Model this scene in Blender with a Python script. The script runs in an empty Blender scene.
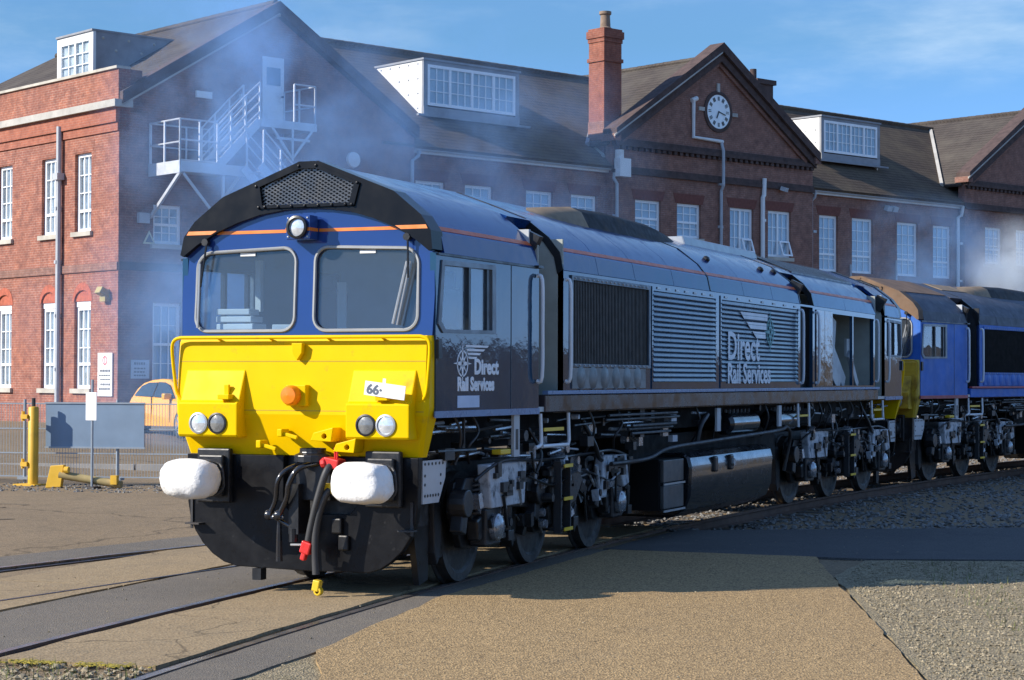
import bpy, bmesh, math, random
from math import sin, cos, pi, radians, sqrt, atan2
from mathutils import Vector, Matrix, Euler, noise
from mathutils.geometry import tessellate_polygon
random.seed(7)
SC = bpy.context.scene
COL = SC.collection

# ------------------------------------------------------------------ camera
cam_d = bpy.data.cameras.new('camera')
cam = bpy.data.objects.new('camera', cam_d)
COL.objects.link(cam)
YAW, PIT, ROL = .402, .020, .003
Fv = Vector((cos(YAW) * cos(PIT), sin(YAW) * cos(PIT), sin(PIT)))
Rv = Vector((sin(YAW), -cos(YAW), 0))
Uv = Rv.cross(Fv)
R2 = Rv * cos(ROL) + Uv * sin(ROL)
U2 = -Rv * sin(ROL) + Uv * cos(ROL)
cm = Matrix((R2, U2, -Fv)).transposed().to_4x4()
cm.translation = Vector((-15.728, -8.758, 1.948))
cam.matrix_world = cm
cam_d.sensor_width = 36
cam_d.lens = 1955.98 / 1024 * 36
cam_d.clip_start = .1
cam_d.clip_end = 6000
SC.camera = cam

# ------------------------------------------------------------------ sky and sun
SUN_EL, SUN_HEAD = radians(29.5), radians(-51)      # heading in which the light travels
world = bpy.data.worlds.new('World')
SC.world = world
world.use_nodes = True
wn, wl = world.node_tree.nodes, world.node_tree.links
wn.clear()
wo = wn.new('ShaderNodeOutputWorld')
bg = wn.new('ShaderNodeBackground')
sky = wn.new('ShaderNodeTexSky')
sky.sky_type = 'NISHITA'
sky.sun_disc = False
sky.sun_elevation = SUN_EL
sky.sun_rotation = atan2(-cos(SUN_HEAD), -sin(SUN_HEAD))
sky.air_density = 1.0
sky.dust_density = .0
sky.ozone_density = 3.0
sky.altitude = 1500
tc = wn.new('ShaderNodeTexCoord')
mp = wn.new('ShaderNodeMapping')
mp.inputs['Scale'].default_value = (2.2, 2.2, 9)
cn = wn.new('ShaderNodeTexNoise')
cn.inputs['Scale'].default_value = 1.7
cn.inputs['Detail'].default_value = 7
cn.inputs['Roughness'].default_value = .6
cr = wn.new('ShaderNodeMapRange')
cr.inputs[1].default_value, cr.inputs[2].default_value = .48, .85
cr.inputs[3].default_value, cr.inputs[4].default_value = 0, .55
cr.interpolation_type = 'SMOOTHSTEP'
cx = wn.new('ShaderNodeMix')
cx.data_type = 'RGBA'
tint = wn.new('ShaderNodeMix')
tint.data_type = 'RGBA'
tint.blend_type = 'MULTIPLY'
tint.inputs[0].default_value = 1
el = wn.new('ShaderNodeSeparateXYZ')
er = wn.new('ShaderNodeValToRGB')            # clearer air low down: less horizon glare all the way round
er.color_ramp.elements[0].position = 0
er.color_ramp.elements[0].color = (.26, .39, .82, 1)
er.color_ramp.elements[1].position = .55
er.color_ramp.elements[1].color = (.95, 1, 1.08, 1)
e2_ = er.color_ramp.elements.new(.17)
e2_.color = (.33, .455, .52, 1)
wl.new(tc.outputs['Generated'], el.inputs[0])
wl.new(el.outputs[2], er.inputs[0])
wl.new(er.outputs[0], tint.inputs[7])
wl.new(tc.outputs['Generated'], mp.inputs[0])
wl.new(mp.outputs[0], cn.inputs['Vector'])
wl.new(cn.outputs[0], cr.inputs[0])
wl.new(cr.outputs[0], cx.inputs[0])
wl.new(sky.outputs[0], tint.inputs[6])
wl.new(tint.outputs[2], cx.inputs[6])
cx.inputs[7].default_value = (3.3, 3.9, 4.4, 1)
wl.new(cx.outputs[2], bg.inputs[0])
bg.inputs[1].default_value = .15
wl.new(bg.outputs[0], wo.inputs[0])
sun_d = bpy.data.lights.new('sun', 'SUN')
sun_d.energy = 3.95
sun_d.angle = radians(.53)
sun_d.color = (1, .93, .82)
sun = bpy.data.objects.new('sun', sun_d)
COL.objects.link(sun)
sd = Vector((cos(SUN_HEAD) * cos(SUN_EL), sin(SUN_HEAD) * cos(SUN_EL), -sin(SUN_EL)))
sun.rotation_euler = sd.to_track_quat('-Z', 'Y').to_euler()
sun.location = (-20, 30, 30)
SC.render.engine = 'CYCLES'
vs = SC.view_settings
vs.view_transform = 'Standard'
vs.look = 'None'
vs.exposure = .90
vs.gamma = 1
vs.use_curve_mapping = False

# ------------------------------------------------------------------ helpers
class MB:
    def __init__(s): s.v, s.f, s.m = [], [], []
    def add(s, vs, fs, mi=0):
        b = len(s.v); s.v += [tuple(v) for v in vs]
        for f in fs: s.f.append(tuple(b + i for i in f)); s.m.append(mi)
        return s
    def box(s, x0, x1, y0, y1, z0, z1, mi=0):
        return s.add([(x0,y0,z0),(x1,y0,z0),(x1,y1,z0),(x0,y1,z0),(x0,y0,z1),(x1,y0,z1),(x1,y1,z1),(x0,y1,z1)],
              [(3,2,1,0),(4,5,6,7),(0,1,5,4),(1,2,6,5),(2,3,7,6),(3,0,4,7)], mi)
    def obox(s, c, d, rot=(0,0,0), mi=0):
        m = Euler(rot).to_matrix(); c = Vector(c); hx, hy, hz = d[0]/2, d[1]/2, d[2]/2
        vs = [c + m @ Vector((i*hx, j*hy, k*hz)) for k in (-1,1) for i,j in ((-1,-1),(1,-1),(1,1),(-1,1))]
        return s.add(vs, [(3,2,1,0),(4,5,6,7),(0,1,5,4),(1,2,6,5),(2,3,7,6),(3,0,4,7)], mi)
    def prism(s, poly, ax, a, b, mi=0):
        n = len(poly)
        if ax == 'x': q = [(a,p[0],p[1]) for p in poly] + [(b,p[0],p[1]) for p in poly]
        elif ax == 'y': q = [(p[0],a,p[1]) for p in poly] + [(p[0],b,p[1]) for p in poly]
        else: q = [(p[0],p[1],a) for p in poly] + [(p[0],p[1],b) for p in poly]
        tri = tessellate_polygon([[Vector((p[0],p[1],0)) for p in poly]])
        fs = [tuple(t) for t in tri] + [tuple(n + i for i in reversed(t)) for t in tri]
        fs += [(i, (i+1) % n, n + (i+1) % n, n + i) for i in range(n)]
        return s.add(q, fs, mi)
    def plate(s, outer, holes, f, w0, w1, mi=0):
        loops = [outer] + list(holes); flat = [p for l in loops for p in l]; n = len(flat)
        tri = tessellate_polygon([[Vector((p[0], p[1], 0)) for p in l] for l in loops])
        q = [f(p[0], p[1], w0) for p in flat] + [f(p[0], p[1], w1) for p in flat]
        fs = [tuple(t) for t in tri] + [tuple(n + i for i in reversed(t)) for t in tri]
        o = 0
        for l in loops:
            k = len(l)
            fs += [(o+i, o+(i+1) % k, n+o+(i+1) % k, n+o+i) for i in range(k)]; o += k
        return s.add(q, fs, mi)
    def tube(s, pts, r, n=8, mi=0, closed=False):
        pts = [Vector(p) for p in pts]; k = len(pts); rings = []
        rr = r if isinstance(r, (list, tuple)) else [r] * k
        prev = None
        for i, p in enumerate(pts):
            a = pts[(i-1) % k] if (closed or i > 0) else p
            b = pts[(i+1) % k] if (closed or i < k-1) else p
            t = (b - a).normalized()
            if prev is None:
                u = t.orthogonal().normalized()
            else:
                u = prev - t * prev.dot(t)
                u = u.normalized() if u.length > 1e-6 else t.orthogonal().normalized()
            prev = u; w = t.cross(u)
            rings.append([p + (u * cos(2*pi*j/n) + w * sin(2*pi*j/n)) * rr[i] for j in range(n)])
        vs = [v for g in rings for v in g]; fs = []
        for i in range(k if closed else k-1):
            A, B = i*n, ((i+1) % k)*n
            fs += [(A+j, A+(j+1) % n, B+(j+1) % n, B+j) for j in range(n)]
        if not closed: fs += [tuple(reversed(range(n))), tuple((k-1)*n + j for j in range(n))]
        return s.add(vs, fs, mi)
    def cyl(s, a, b, r, r2=None, n=16, mi=0):
        return s.tube([a, b], [r, r if r2 is None else r2], n, mi)
    def lathe(s, prof, o, ax, n=24, mi=0):
        o = Vector(o); ax = Vector(ax).normalized(); u = ax.orthogonal().normalized(); w = ax.cross(u)
        vs = []; fs = []; k = len(prof)
        for (r, h) in prof:
            vs += [o + ax*h + (u*cos(2*pi*j/n) + w*sin(2*pi*j/n)) * max(r, 1e-4) for j in range(n)]
        for i in range(k-1):
            fs += [(i*n+j, i*n+(j+1) % n, (i+1)*n+(j+1) % n, (i+1)*n+j) for j in range(n)]
        return s.add(vs, fs, mi)
    def loft(s, secs, mi=0, closed=True, caps=True):
        n = len(secs[0]); vs = [v for q in secs for v in q]; fs = []
        for i in range(len(secs)-1):
            for j in range(n if closed else n-1):
                fs.append((i*n+j, i*n+(j+1) % n, (i+1)*n+(j+1) % n, (i+1)*n+j))
        if caps and closed: fs += [tuple(reversed(range(n))), tuple((len(secs)-1)*n + j for j in range(n))]
        return s.add(vs, fs, mi)
    def islands(s):
        p = list(range(len(s.v)))
        def fi(i):
            while p[i] != i: p[i] = p[p[i]]; i = p[i]
            return i
        for f in s.f:
            for a, b in zip(f, f[1:]): p[fi(a)] = fi(b)
        g = {}
        for k, f in enumerate(s.f): g.setdefault(fi(f[0]), []).append(k)
        out = []
        for fs in g.values():
            m = MB(); idx = {}
            for k in fs:
                for i in s.f[k]:
                    if i not in idx: idx[i] = len(m.v); m.v.append(s.v[i])
                m.f.append(tuple(idx[i] for i in s.f[k])); m.m.append(s.m[k])
            out.append(m)
        return out
    def pieces(s, name, mats, parent=None, **k):
        return [m.build(name, mats, parent, **k) for m in s.islands()]
    def build(s, name, mats, parent=None, smooth=None, bevel=0, loc=None, fix=True, kind=None, label=None):
        me = bpy.data.meshes.new(name)
        me.from_pydata([tuple(v) for v in s.v], [], s.f)
        if not isinstance(mats, (list, tuple)): mats = [mats]
        for m in mats: me.materials.append(m)
        if len(mats) > 1: me.polygons.foreach_set('material_index', s.m)
        if fix:
            bm = bmesh.new(); bm.from_mesh(me); bmesh.ops.recalc_face_normals(bm, faces=bm.faces); bm.to_mesh(me); bm.free()
        if smooth is not None:
            me.polygons.foreach_set('use_smooth', [True] * len(me.polygons)); me.set_sharp_from_angle(angle=radians(smooth))
        o = bpy.data.objects.new(name, me); COL.objects.link(o)
        if parent: o.parent = parent
        if loc: o.location = loc
        if bevel:
            b = o.modifiers.new('bevel', 'BEVEL'); b.width = bevel; b.segments = 2; b.limit_method = 'ANGLE'; b.angle_limit = radians(40)
        if kind: o['kind'] = kind
        if label: o['label'] = label
        return o
def one(fn, name, mats, parent=None, **k):
    m = MB(); fn(m); return m.build(name, mats, parent, **k)
def empty(name, loc=(0,0,0), rz=0, label=None, cat=None, group=None):
    o = bpy.data.objects.new(name, None); COL.objects.link(o); o.location = loc; o.rotation_euler = (0,0,rz); o.empty_display_size = .3
    return tag(o, label, cat, group)
def tag(o, label=None, cat=None, group=None, kind=None):
    if label: o['label'] = label
    if cat: o['category'] = cat
    if group: o['group'] = group
    if kind: o['kind'] = kind
    return o
def rrect(u0, u1, v0, v1, r, n=5):
    p = []
    for cx_, cy_, a0 in ((u1-r, v1-r, 0), (u0+r, v1-r, 90), (u0+r, v0+r, 180), (u1-r, v0+r, 270)):
        for i in range(n+1):
            a = radians(a0 + 90*i/n); p.append((cx_ + r*cos(a), cy_ + r*sin(a)))
    return p
def rect(u0, u1, v0, v1): return [(u0,v0),(u1,v0),(u1,v1),(u0,v1)]
def circ(u, v, r, n=20): return [(u + r*cos(2*pi*i/n), v + r*sin(2*pi*i/n)) for i in range(n)]
def smoothp(pts, n=6):
    pts = [Vector(p) for p in pts]; P = [pts[0]] + pts + [pts[-1]]; out = []
    for i in range(1, len(P)-2):
        a, b, c, d = P[i-1], P[i], P[i+1], P[i+2]
        for k in range(n):
            t = k/n
            out.append(.5*((2*b) + (c-a)*t + (2*a-5*b+4*c-d)*t*t + (3*b-a-3*c+d)*t**3))
    return out + [pts[-1]]
def sstep(a, b, x):
    t = max(0, min(1, (x-a)/(b-a))); return t*t*(3-2*t)
def text(name, body, size, mat, parent, M4, extr=.002, off=0, sx=1.0, align='LEFT'):
    c = bpy.data.curves.new(name, 'FONT'); c.body = body; c.size = size; c.extrude = extr; c.offset = off; c.align_x = align; c.resolution_u = 3
    t = bpy.data.objects.new('tmp', c); COL.objects.link(t)
    me = bpy.data.meshes.new_from_object(t.evaluated_get(bpy.context.evaluated_depsgraph_get()))
    bpy.data.objects.remove(t)
    me.transform(M4 @ Matrix.Diagonal((sx, 1, 1, 1)))
    me.materials.clear(); me.materials.append(mat)
    o = bpy.data.objects.new(name, me); COL.objects.link(o); o.parent = parent
    return o
def MX(o, x, y, z):  # matrix with columns
    m = Matrix((Vector(x), Vector(y), Vector(z))).transposed().to_4x4(); m.translation = Vector(o); return m

# ------------------------------------------------------------------ materials
def N(nt, t, **k):
    n = nt.nodes.new(t)
    for a, b in k.items(): setattr(n, a, b)
    return n
def mix(nt, fac, a, b, bt='MIX'):
    m = N(nt, 'ShaderNodeMix', data_type='RGBA', blend_type=bt)
    for i, v in ((0, fac), (6, a), (7, b)):
        if hasattr(v, 'is_output'): nt.links.new(v, m.inputs[i])
        else: m.inputs[i].default_value = v if i == 0 else (*v[:3], 1)
    return m.outputs[2]
def nz(nt, vec, sc, det=5, ro=.55):
    n = N(nt, 'ShaderNodeTexNoise'); n.inputs['Scale'].default_value = sc; n.inputs['Detail'].default_value = det; n.inputs['Roughness'].default_value = ro
    nt.links.new(vec, n.inputs['Vector']); return n.outputs[0]
def ramp(nt, v, a, b, lo=0., hi=1.):
    r = N(nt, 'ShaderNodeMapRange'); r.inputs[1].default_value, r.inputs[2].default_value, r.inputs[3].default_value, r.inputs[4].default_value = a, b, lo, hi
    nt.links.new(v, r.inputs[0]); return r.outputs[0]
def mat0(name):
    m = bpy.data.materials.new(name); m.use_nodes = True
    nt = m.node_tree; b = nt.nodes['Principled BSDF']; t = N(nt, 'ShaderNodeTexCoord')
    return m, nt, b, t.outputs['Object']
def bump(nt, b, h, st, dist=.02):
    n = N(nt, 'ShaderNodeBump'); n.inputs['Strength'].default_value = st; n.inputs['Distance'].default_value = dist
    nt.links.new(h, n.inputs['Height']); nt.links.new(n.outputs[0], b.inputs['Normal'])
def pm(name, col, rough=.5, metal=0, var=.12, vs=3, bp=0, bs=40, bd=.02, coat=0, dirt=None, da=(.5,.7), ds=2.5, rv=.1, spec=.5, dr=.8):
    m, nt, b, O = mat0(name)
    n1 = nz(nt, O, vs)
    lo = [c*(1-var) for c in col]; hi = [min(1, c*(1+var)) for c in col]
    c = mix(nt, ramp(nt, n1, .3, .7), lo, hi)
    R = ramp(nt, nz(nt, O, vs*2.3), .3, .7, max(.02, rough-rv), min(1, rough+rv))
    if dirt:
        d = ramp(nt, nz(nt, O, ds, 8, .65), da[0], da[1])
        c = mix(nt, d, c, dirt)
        mr = N(nt, 'ShaderNodeMix'); nt.links.new(d, mr.inputs[0]); nt.links.new(R, mr.inputs[2]); mr.inputs[3].default_value = dr; R = mr.outputs[0]
    nt.links.new(c, b.inputs['Base Color']); nt.links.new(R, b.inputs['Roughness'])
    b.inputs['Metallic'].default_value = metal; b.inputs['Specular IOR Level'].default_value = spec
    if coat: b.inputs['Coat Weight'].default_value = coat; b.inputs['Coat Roughness'].default_value = .04
    if bp: bump(nt, b, nz(nt, O, bs, 6), bp, bd)
    return m
def glass(name, tintc=(.92,.95,.97), rough=.01, ior=1.5, wav=0, dust=0):
    m = bpy.data.materials.new(name); m.use_nodes = True; nt = m.node_tree; nt.nodes.clear()
    o = N(nt, 'ShaderNodeOutputMaterial'); t = N(nt, 'ShaderNodeBsdfTransparent'); g = N(nt, 'ShaderNodeBsdfGlossy'); f = N(nt, 'ShaderNodeFresnel'); x = N(nt, 'ShaderNodeMixShader')
    t.inputs[0].default_value = (*tintc, 1); g.inputs['Roughness'].default_value = rough; 
    ge = N(nt, 'ShaderNodeNewGeometry'); io = N(nt, 'ShaderNodeMix'); io.inputs[2].default_value = ior; io.inputs[3].default_value = 1/ior
    nt.links.new(ge.outputs['Backfacing'], io.inputs[0]); nt.links.new(io.outputs[0], f.inputs[0])
    if wav:
        c = N(nt, 'ShaderNodeTexCoord'); bn = N(nt, 'ShaderNodeBump'); bn.inputs['Strength'].default_value = wav; bn.inputs['Distance'].default_value = .05
        nt.links.new(nz(nt, c.outputs['Object'], 1.6, 2), bn.inputs['Height']); nt.links.new(bn.outputs[0], g.inputs['Normal']); nt.links.new(bn.outputs[0], f.inputs['Normal'])
    nt.links.new(f.outputs[0], x.inputs[0]); nt.links.new(t.outputs[0], x.inputs[1]); nt.links.new(g.outputs[0], x.inputs[2]); y = x
    if dust:   # a film of dust on the pane
        df = N(nt, 'ShaderNodeBsdfDiffuse'); df.inputs[0].default_value = (.55,.62,.72,1); y = N(nt, 'ShaderNodeMixShader'); y.inputs[0].default_value = dust
        nt.links.new(x.outputs[0], y.inputs[1]); nt.links.new(df.outputs[0], y.inputs[2])
    nt.links.new(y.outputs[0], o.inputs[0])
    return m
def brick(name, c1, c2, mort, blotch, soot):
    m, nt, b, O = mat0(name)
    s = N(nt, 'ShaderNodeSeparateXYZ'); nt.links.new(O, s.inputs[0])
    a = N(nt, 'ShaderNodeMath', operation='ADD'); nt.links.new(s.outputs[0], a.inputs[0]); nt.links.new(s.outputs[1], a.inputs[1])
    cb = N(nt, 'ShaderNodeCombineXYZ'); nt.links.new(a.outputs[0], cb.inputs[0]); nt.links.new(s.outputs[2], cb.inputs[1])
    k = N(nt, 'ShaderNodeTexBrick'); nt.links.new(cb.outputs[0], k.inputs['Vector'])
    k.inputs['Color1'].default_value = (*c1, 1); k.inputs['Color2'].default_value = (*c2, 1); k.inputs['Mortar'].default_value = (*mort, 1)
    k.inputs['Scale'].default_value = 1; k.inputs['Mortar Size'].default_value = .011; k.inputs['Mortar Smooth'].default_value = .2
    k.inputs['Brick Width'].default_value = .225; k.inputs['Row Height'].default_value = .075; k.inputs['Bias'].default_value = -.1
    c = mix(nt, ramp(nt, nz(nt, O, .55, 6, .65), .48, .66, 0, .75), k.outputs[0], blotch, 'MIX')
    c = mix(nt, .5, c, k.outputs[0])
    c = mix(nt, ramp(nt, nz(nt, O, .8, 7, .7), .5, .72, 0, .7), c, soot)
    c = mix(nt, ramp(nt, nz(nt, cb.outputs[0], 9, 3), .35, .7, 0, .35), c, (c2[0]*.5, c2[1]*.5, c2[2]*.5))
    c = mix(nt, ramp(nt, nz(nt, cb.outputs[0], 3.2, 6, .75), .36, .66, .0, .8), mix(nt, .4, c, (c1[0]*1.5, c1[1]*1.5, c1[2]*1.45)), [x*.72 for x in c2])
    nt.links.new(c, b.inputs['Base Color']); b.inputs['Roughness'].default_value = .9
    bump(nt, b, k.outputs['Fac'], -.5, .01)
    return m
def tiles(name, c1, c2, moss):
    m, nt, b, O = mat0(name)
    s = N(nt, 'ShaderNodeSeparateXYZ'); nt.links.new(O, s.inputs[0])
    a = N(nt, 'ShaderNodeMath', operation='ADD'); nt.links.new(s.outputs[0], a.inputs[0]); nt.links.new(s.outputs[1], a.inputs[1])
    cb = N(nt, 'ShaderNodeCombineXYZ'); nt.links.new(a.outputs[0], cb.inputs[0]); nt.links.new(s.outputs[2], cb.inputs[1])
    k = N(nt, 'ShaderNodeTexBrick'); nt.links.new(cb.outputs[0], k.inputs['Vector'])
    k.inputs['Color1'].default_value = (*c1, 1); k.inputs['Color2'].default_value = (*c2, 1); k.inputs['Mortar'].default_value = (c1[0]*.45, c1[1]*.45, c1[2]*.45, 1)
    k.inputs['Scale'].default_value = 1; k.inputs['Mortar Size'].default_value = .018; k.inputs['Brick Width'].default_value = .2; k.inputs['Row Height'].default_value = .13
    c = mix(nt, ramp(nt, nz(nt, O, .7, 7, .7), .42, .7, 0, .7), k.outputs[0], moss)
    nt.links.new(c, b.inputs['Base Color']); b.inputs['Roughness'].default_value = .95; b.inputs['Specular IOR Level'].default_value = .2
    bump(nt, b, k.outputs['Fac'], -.8, .03)
    return m
def ground(name, a, bcol, cst, sc=1.0, grain=90, gamt=.5, bp=.5, rough=.9, crack=0):
    m, nt, b, O = mat0(name)
    c = mix(nt, ramp(nt, nz(nt, O, .35*sc, 8, .62), .35, .65), a, bcol)
    c = mix(nt, ramp(nt, nz(nt, O, 1.7*sc, 8, .7), .5, .72, 0, .8), c, cst)
    g = nz(nt, O, grain, 3, .7)
    v = N(nt, 'ShaderNodeTexVoronoi'); v.inputs['Scale'].default_value = grain*.8; nt.links.new(O, v.inputs['Vector'])
    hs = N(nt, 'ShaderNodeSeparateColor'); nt.links.new(v.outputs['Color'], hs.inputs[0])
    c = mix(nt, gamt, c, mix(nt, ramp(nt, hs.outputs[0], 0, 1), [x*.35 for x in a], [min(1, x*2.0) for x in bcol]))
    c = mix(nt, ramp(nt, g, .6, .75, 0, .4), c, [x*.4 for x in a])
    if crack:
        v2 = N(nt, 'ShaderNodeTexVoronoi', feature='DISTANCE_TO_EDGE'); v2.inputs['Scale'].default_value = crack
        w = N(nt, 'ShaderNodeVectorMath', operation='ADD'); nn = N(nt, 'ShaderNodeTexNoise'); nn.inputs['Scale'].default_value = 1.2; nt.links.new(O, nn.inputs['Vector'])
        nt.links.new(O, w.inputs[0]); nt.links.new(nn.outputs['Color'], w.inputs[1]); nt.links.new(w.outputs[0], v2.inputs['Vector'])
        c = mix(nt, ramp(nt, v2.outputs['Distance'], .0, .006, .7, 0), c, [x*.3 for x in a])
    c = mix(nt, ramp(nt, nz(nt, O, .9*sc, 5, .6), .66, .76, 0, .55), c, [x*.42 for x in a])      # oil and damp stains
    c = mix(nt, ramp(nt, nz(nt, O, 5.5, 6, .7), .60, .75, 0, .35), c, [min(1, x*1.45) for x in bcol])
    nt.links.new(c, b.inputs['Base Color']); b.inputs['Roughness'].default_value = rough; b.inputs['Specular IOR Level'].default_value = .25
    bump(nt, b, v.outputs['Distance'], bp, .012)
    return m
# ------------------------------------------------------------------ material library
m_white = pm('white_paint', (.72,.72,.70), .45, var=.05, dirt=(.35,.33,.3), da=(.55,.8), ds=1.5)
m_wframe = pm('window_white', (.86,.87,.87), .4, var=.04)
m_stone = pm('stone', (.42,.39,.33), .85, var=.2, vs=2, bp=.2, bs=30)
m_stonew = pm('coping_stone', (.42,.40,.36), .85, var=.2, vs=2, dirt=(.2,.19,.17), da=(.5,.75), ds=1)
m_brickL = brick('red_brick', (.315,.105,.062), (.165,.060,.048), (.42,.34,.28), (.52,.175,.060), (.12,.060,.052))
m_brickS = brick('dull_brick', (.255,.118,.084), (.16,.078,.062), (.30,.25,.215), (.31,.125,.080), (.10,.068,.058))  # duller and less red than the side wall's brick
m_brickC = brick('chimney_brick', (.27,.085,.048), (.19,.060,.040), (.27,.20,.16), (.30,.10,.055), (.12,.05,.04))
m_band = pm('dark_brick_band', (.075,.048,.042), .9, var=.3, vs=4, bp=.3, bs=25)
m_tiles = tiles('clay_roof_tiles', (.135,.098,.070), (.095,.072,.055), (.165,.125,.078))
m_tilesL = tiles('dark_roof_tiles', (.090,.074,.064), (.068,.058,.052), (.115,.10,.082))  # darker, greyer than the clay tiles; left slopes and their ridges
m_lead = pm('lead_sheet', (.24,.25,.27), .6, var=.15)
m_skytone = pm('sky_tone_backing', (.46,.54,.60), .8, var=.10, vs=1.5)  # pale blue behind the panes stands in for reflected sky
m_dblind = pm('net_curtain', (.50,.51,.50), .9, var=.4, vs=2.2)
m_dark = pm('dark_interior', (.02,.022,.025), .9)
m_pipe = pm('grey_pipe', (.40,.42,.44), .5, var=.1)
m_galv = pm('galvanised_steel', (.55,.57,.60), .45, metal=.3, var=.08)
m_glass = glass('window_glass', wav=.08)
m_clock = pm('clock_dial', (.80,.86,.87), .4, var=.05)
m_black = pm('black_paint', (.012,.012,.013), .35, var=.2, bp=.05, bs=30)
m_iron = pm('dark_iron', (.022,.022,.024), .5, var=.3, dirt=(.06,.045,.035), da=(.5,.75))
m_asph = ground('asphalt', (.125,.108,.086), (.155,.132,.104), (.19,.158,.115), grain=120, gamt=.3)
m_road = ground('dark_asphalt', (.062,.060,.058), (.085,.082,.078), (.11,.10,.09), grain=120, gamt=.3)
m_dirt = ground('packed_yard', (.175,.126,.073), (.225,.162,.094), (.125,.095,.060), grain=60, gamt=.3, crack=.12)
m_pad = ground('pebbled_concrete', (.245,.166,.080), (.30,.202,.096), (.20,.148,.088), grain=82, gamt=.62, bp=.7)
m_slab = ground('worn_concrete', (.235,.170,.096), (.295,.216,.122), (.165,.131,.086), grain=60, gamt=.22, bp=.35, crack=.35)
m_grav = ground('gravel_ground', (.19,.155,.098), (.25,.20,.12), (.135,.13,.05), sc=1.6, grain=75, gamt=.6, bp=1)
m_ball = ground('ballast_bed', (.075,.072,.068), (.12,.115,.105), (.05,.047,.045), grain=18, gamt=.6, bp=1)
m_field = pm('rough_grass', (.080,.066,.045), .95, var=.45, vs=.35, spec=.1)
m_stoneg = pm('grey_stones', (.17,.165,.155), .9, var=.5, vs=9)
m_stonet = pm('tan_stones', (.27,.22,.14), .9, var=.5, vs=9)
m_rail = pm('rail_steel', (.26,.24,.22), .3, metal=.7, var=.2, dirt=(.10,.06,.038), da=(.5,.75))
m_rust = pm('rusty_rail', (.10,.055,.035), .8, var=.3)
m_wood = pm('sleeper_timber', (.075,.06,.048), .9, var=.3, vs=5)
m_conc = pm('kerb_concrete', (.36,.33,.29), .9, var=.2, vs=2, bp=.3)
m_yel = pm('yellow_steel', (.62,.36,.02), .5, var=.1, dirt=(.30,.17,.03), da=(.55,.75))
m_moss = pm('moss', (.26,.20,.02), .95, var=.5, vs=12)
m_grass = pm('weeds', (.10,.12,.03), .9, var=.4, vs=8)

# ------------------------------------------------------------------ ground
KX, KY = 31.36744719, 23.52866682
FA = radians(-25)
FD = Vector((cos(FA), sin(FA), 0)); FN = Vector((sin(FA), -cos(FA), 0))
RT, XC = 113.0, 9.99
YC = 6.56**2/2/RT
def track(s):
    return Vector((XC + RT*sin(s/RT), YC - RT*(1-cos(s/RT)), 0)), -s/RT
def gz(x, y):
    q = (Vector((x-KX, y-KY, 0))).dot(FN)
    z = -.03 + .63*sstep(17.5, 2, q)
    d = -.13*sstep(8.6, 10.0, x + .25*(y+1) if y < 0 else x) * sstep(4.2, 3.0, y)
    added_bank = 3.5*sstep(-23.5, -29, y)*(1 + .16*noise.noise(Vector((x*.13, y*.1, 0))) + .10*noise.noise(Vector((x*.5, y*.4, 3))))  # unseen earth bank, added so locomotive sides reflect something dark low down
    return z + d + added_bank
def gg():
    xs = [-2500,-600,-150] + [-60+2*i for i in range(20)] + [-20+.5*i for i in range(120)] + [40+2*i for i in range(50)] + [180,600,2500]
    ys = [-2500,-600,-150] + [-60+2*i for i in range(23)] + [-14+.5*i for i in range(80)] + [26+2*i for i in range(40)] + [160,600,2500]
    m = MB(); nx, ny = len(xs), len(ys)
    vs = [(x, y, gz(x, y)) for y in ys for x in xs]
    fs = [(j*nx+i, j*nx+i+1, (j+1)*nx+i+1, (j+1)*nx+i) for j in range(ny-1) for i in range(nx-1)]
    m.add(vs, fs)
    for k, f in enumerate(m.f):
        cx_ = sum(m.v[i][0] for i in f)/4; cy_ = sum(m.v[i][1] for i in f)/4
        m.m[k] = 1 if (cy_ < -17 or cx_ < -45 or cx_ > 110 or cy_ > 70) else 0
    o = m.build('ground', [m_dirt, m_field], smooth=60, fix=False); tag(o, kind='structure'); return o
gg()
def rough(poly, j=.022, step=.22):
    out = []
    for (a, b), (c, d) in zip(poly, poly[1:] + poly[:1]):
        L = sqrt((c-a)**2 + (d-b)**2); n = max(1, min(160, int(L/step)))
        for i in range(n):
            t = i/n; x, y = a+(c-a)*t, b+(d-b)*t
            q = noise.noise(Vector((x*2.1, y*2.1, .3)))*j*1.6 + noise.noise(Vector((x*9, y*9, 1.3)))*j*.7
            out.append((x - (d-b)/max(L,1e-6)*q, y + (c-a)/max(L,1e-6)*q))
    return out
def sheet(name, poly, mat, z, th=.02, lab=None):
    poly = rough(poly)
    m = MB(); m.prism(poly, 'z', z-th, z); o = m.build(name, mat); tag(o, kind='structure'); return o
def tp(s, off):
    p, h = track(s); return (p.x - sin(h)*off, p.y + cos(h)*off)
def tstrip(s0, s1, a, b, n=30):
    S = [s0 + (s1-s0)*i/n for i in range(n+1)]
    return [tp(s, a) for s in S] + [tp(s, b) for s in reversed(S)]
G = .7175
sheet('concrete_apron', [(-10,-5.7),(-3.34,-1.98),(.03,-1.34),(2.5,-1.16),(5.35,-1.02),(5.45,-3.40),(3.54,-4.03),(-2.93,-6.24),(-10,-8.7)], m_pad, .004, .05)
sheet('level_crossing_road', tstrip(-4.55,-.9,-1.0,-G-.09,6)[:7] + [(8.6,-1.0),(9.3,-2.2),(10.9,-4.8),(14,-12),(20,-28),(13,-30),(8,-12),(6.1,-5.55),(5.5,-3.9)], m_road, -.004, .04)
sheet('level_crossing_road', tstrip(-4.6,-1.0,G+.09,3.2,6), m_asph, -.006, .04)
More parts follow.
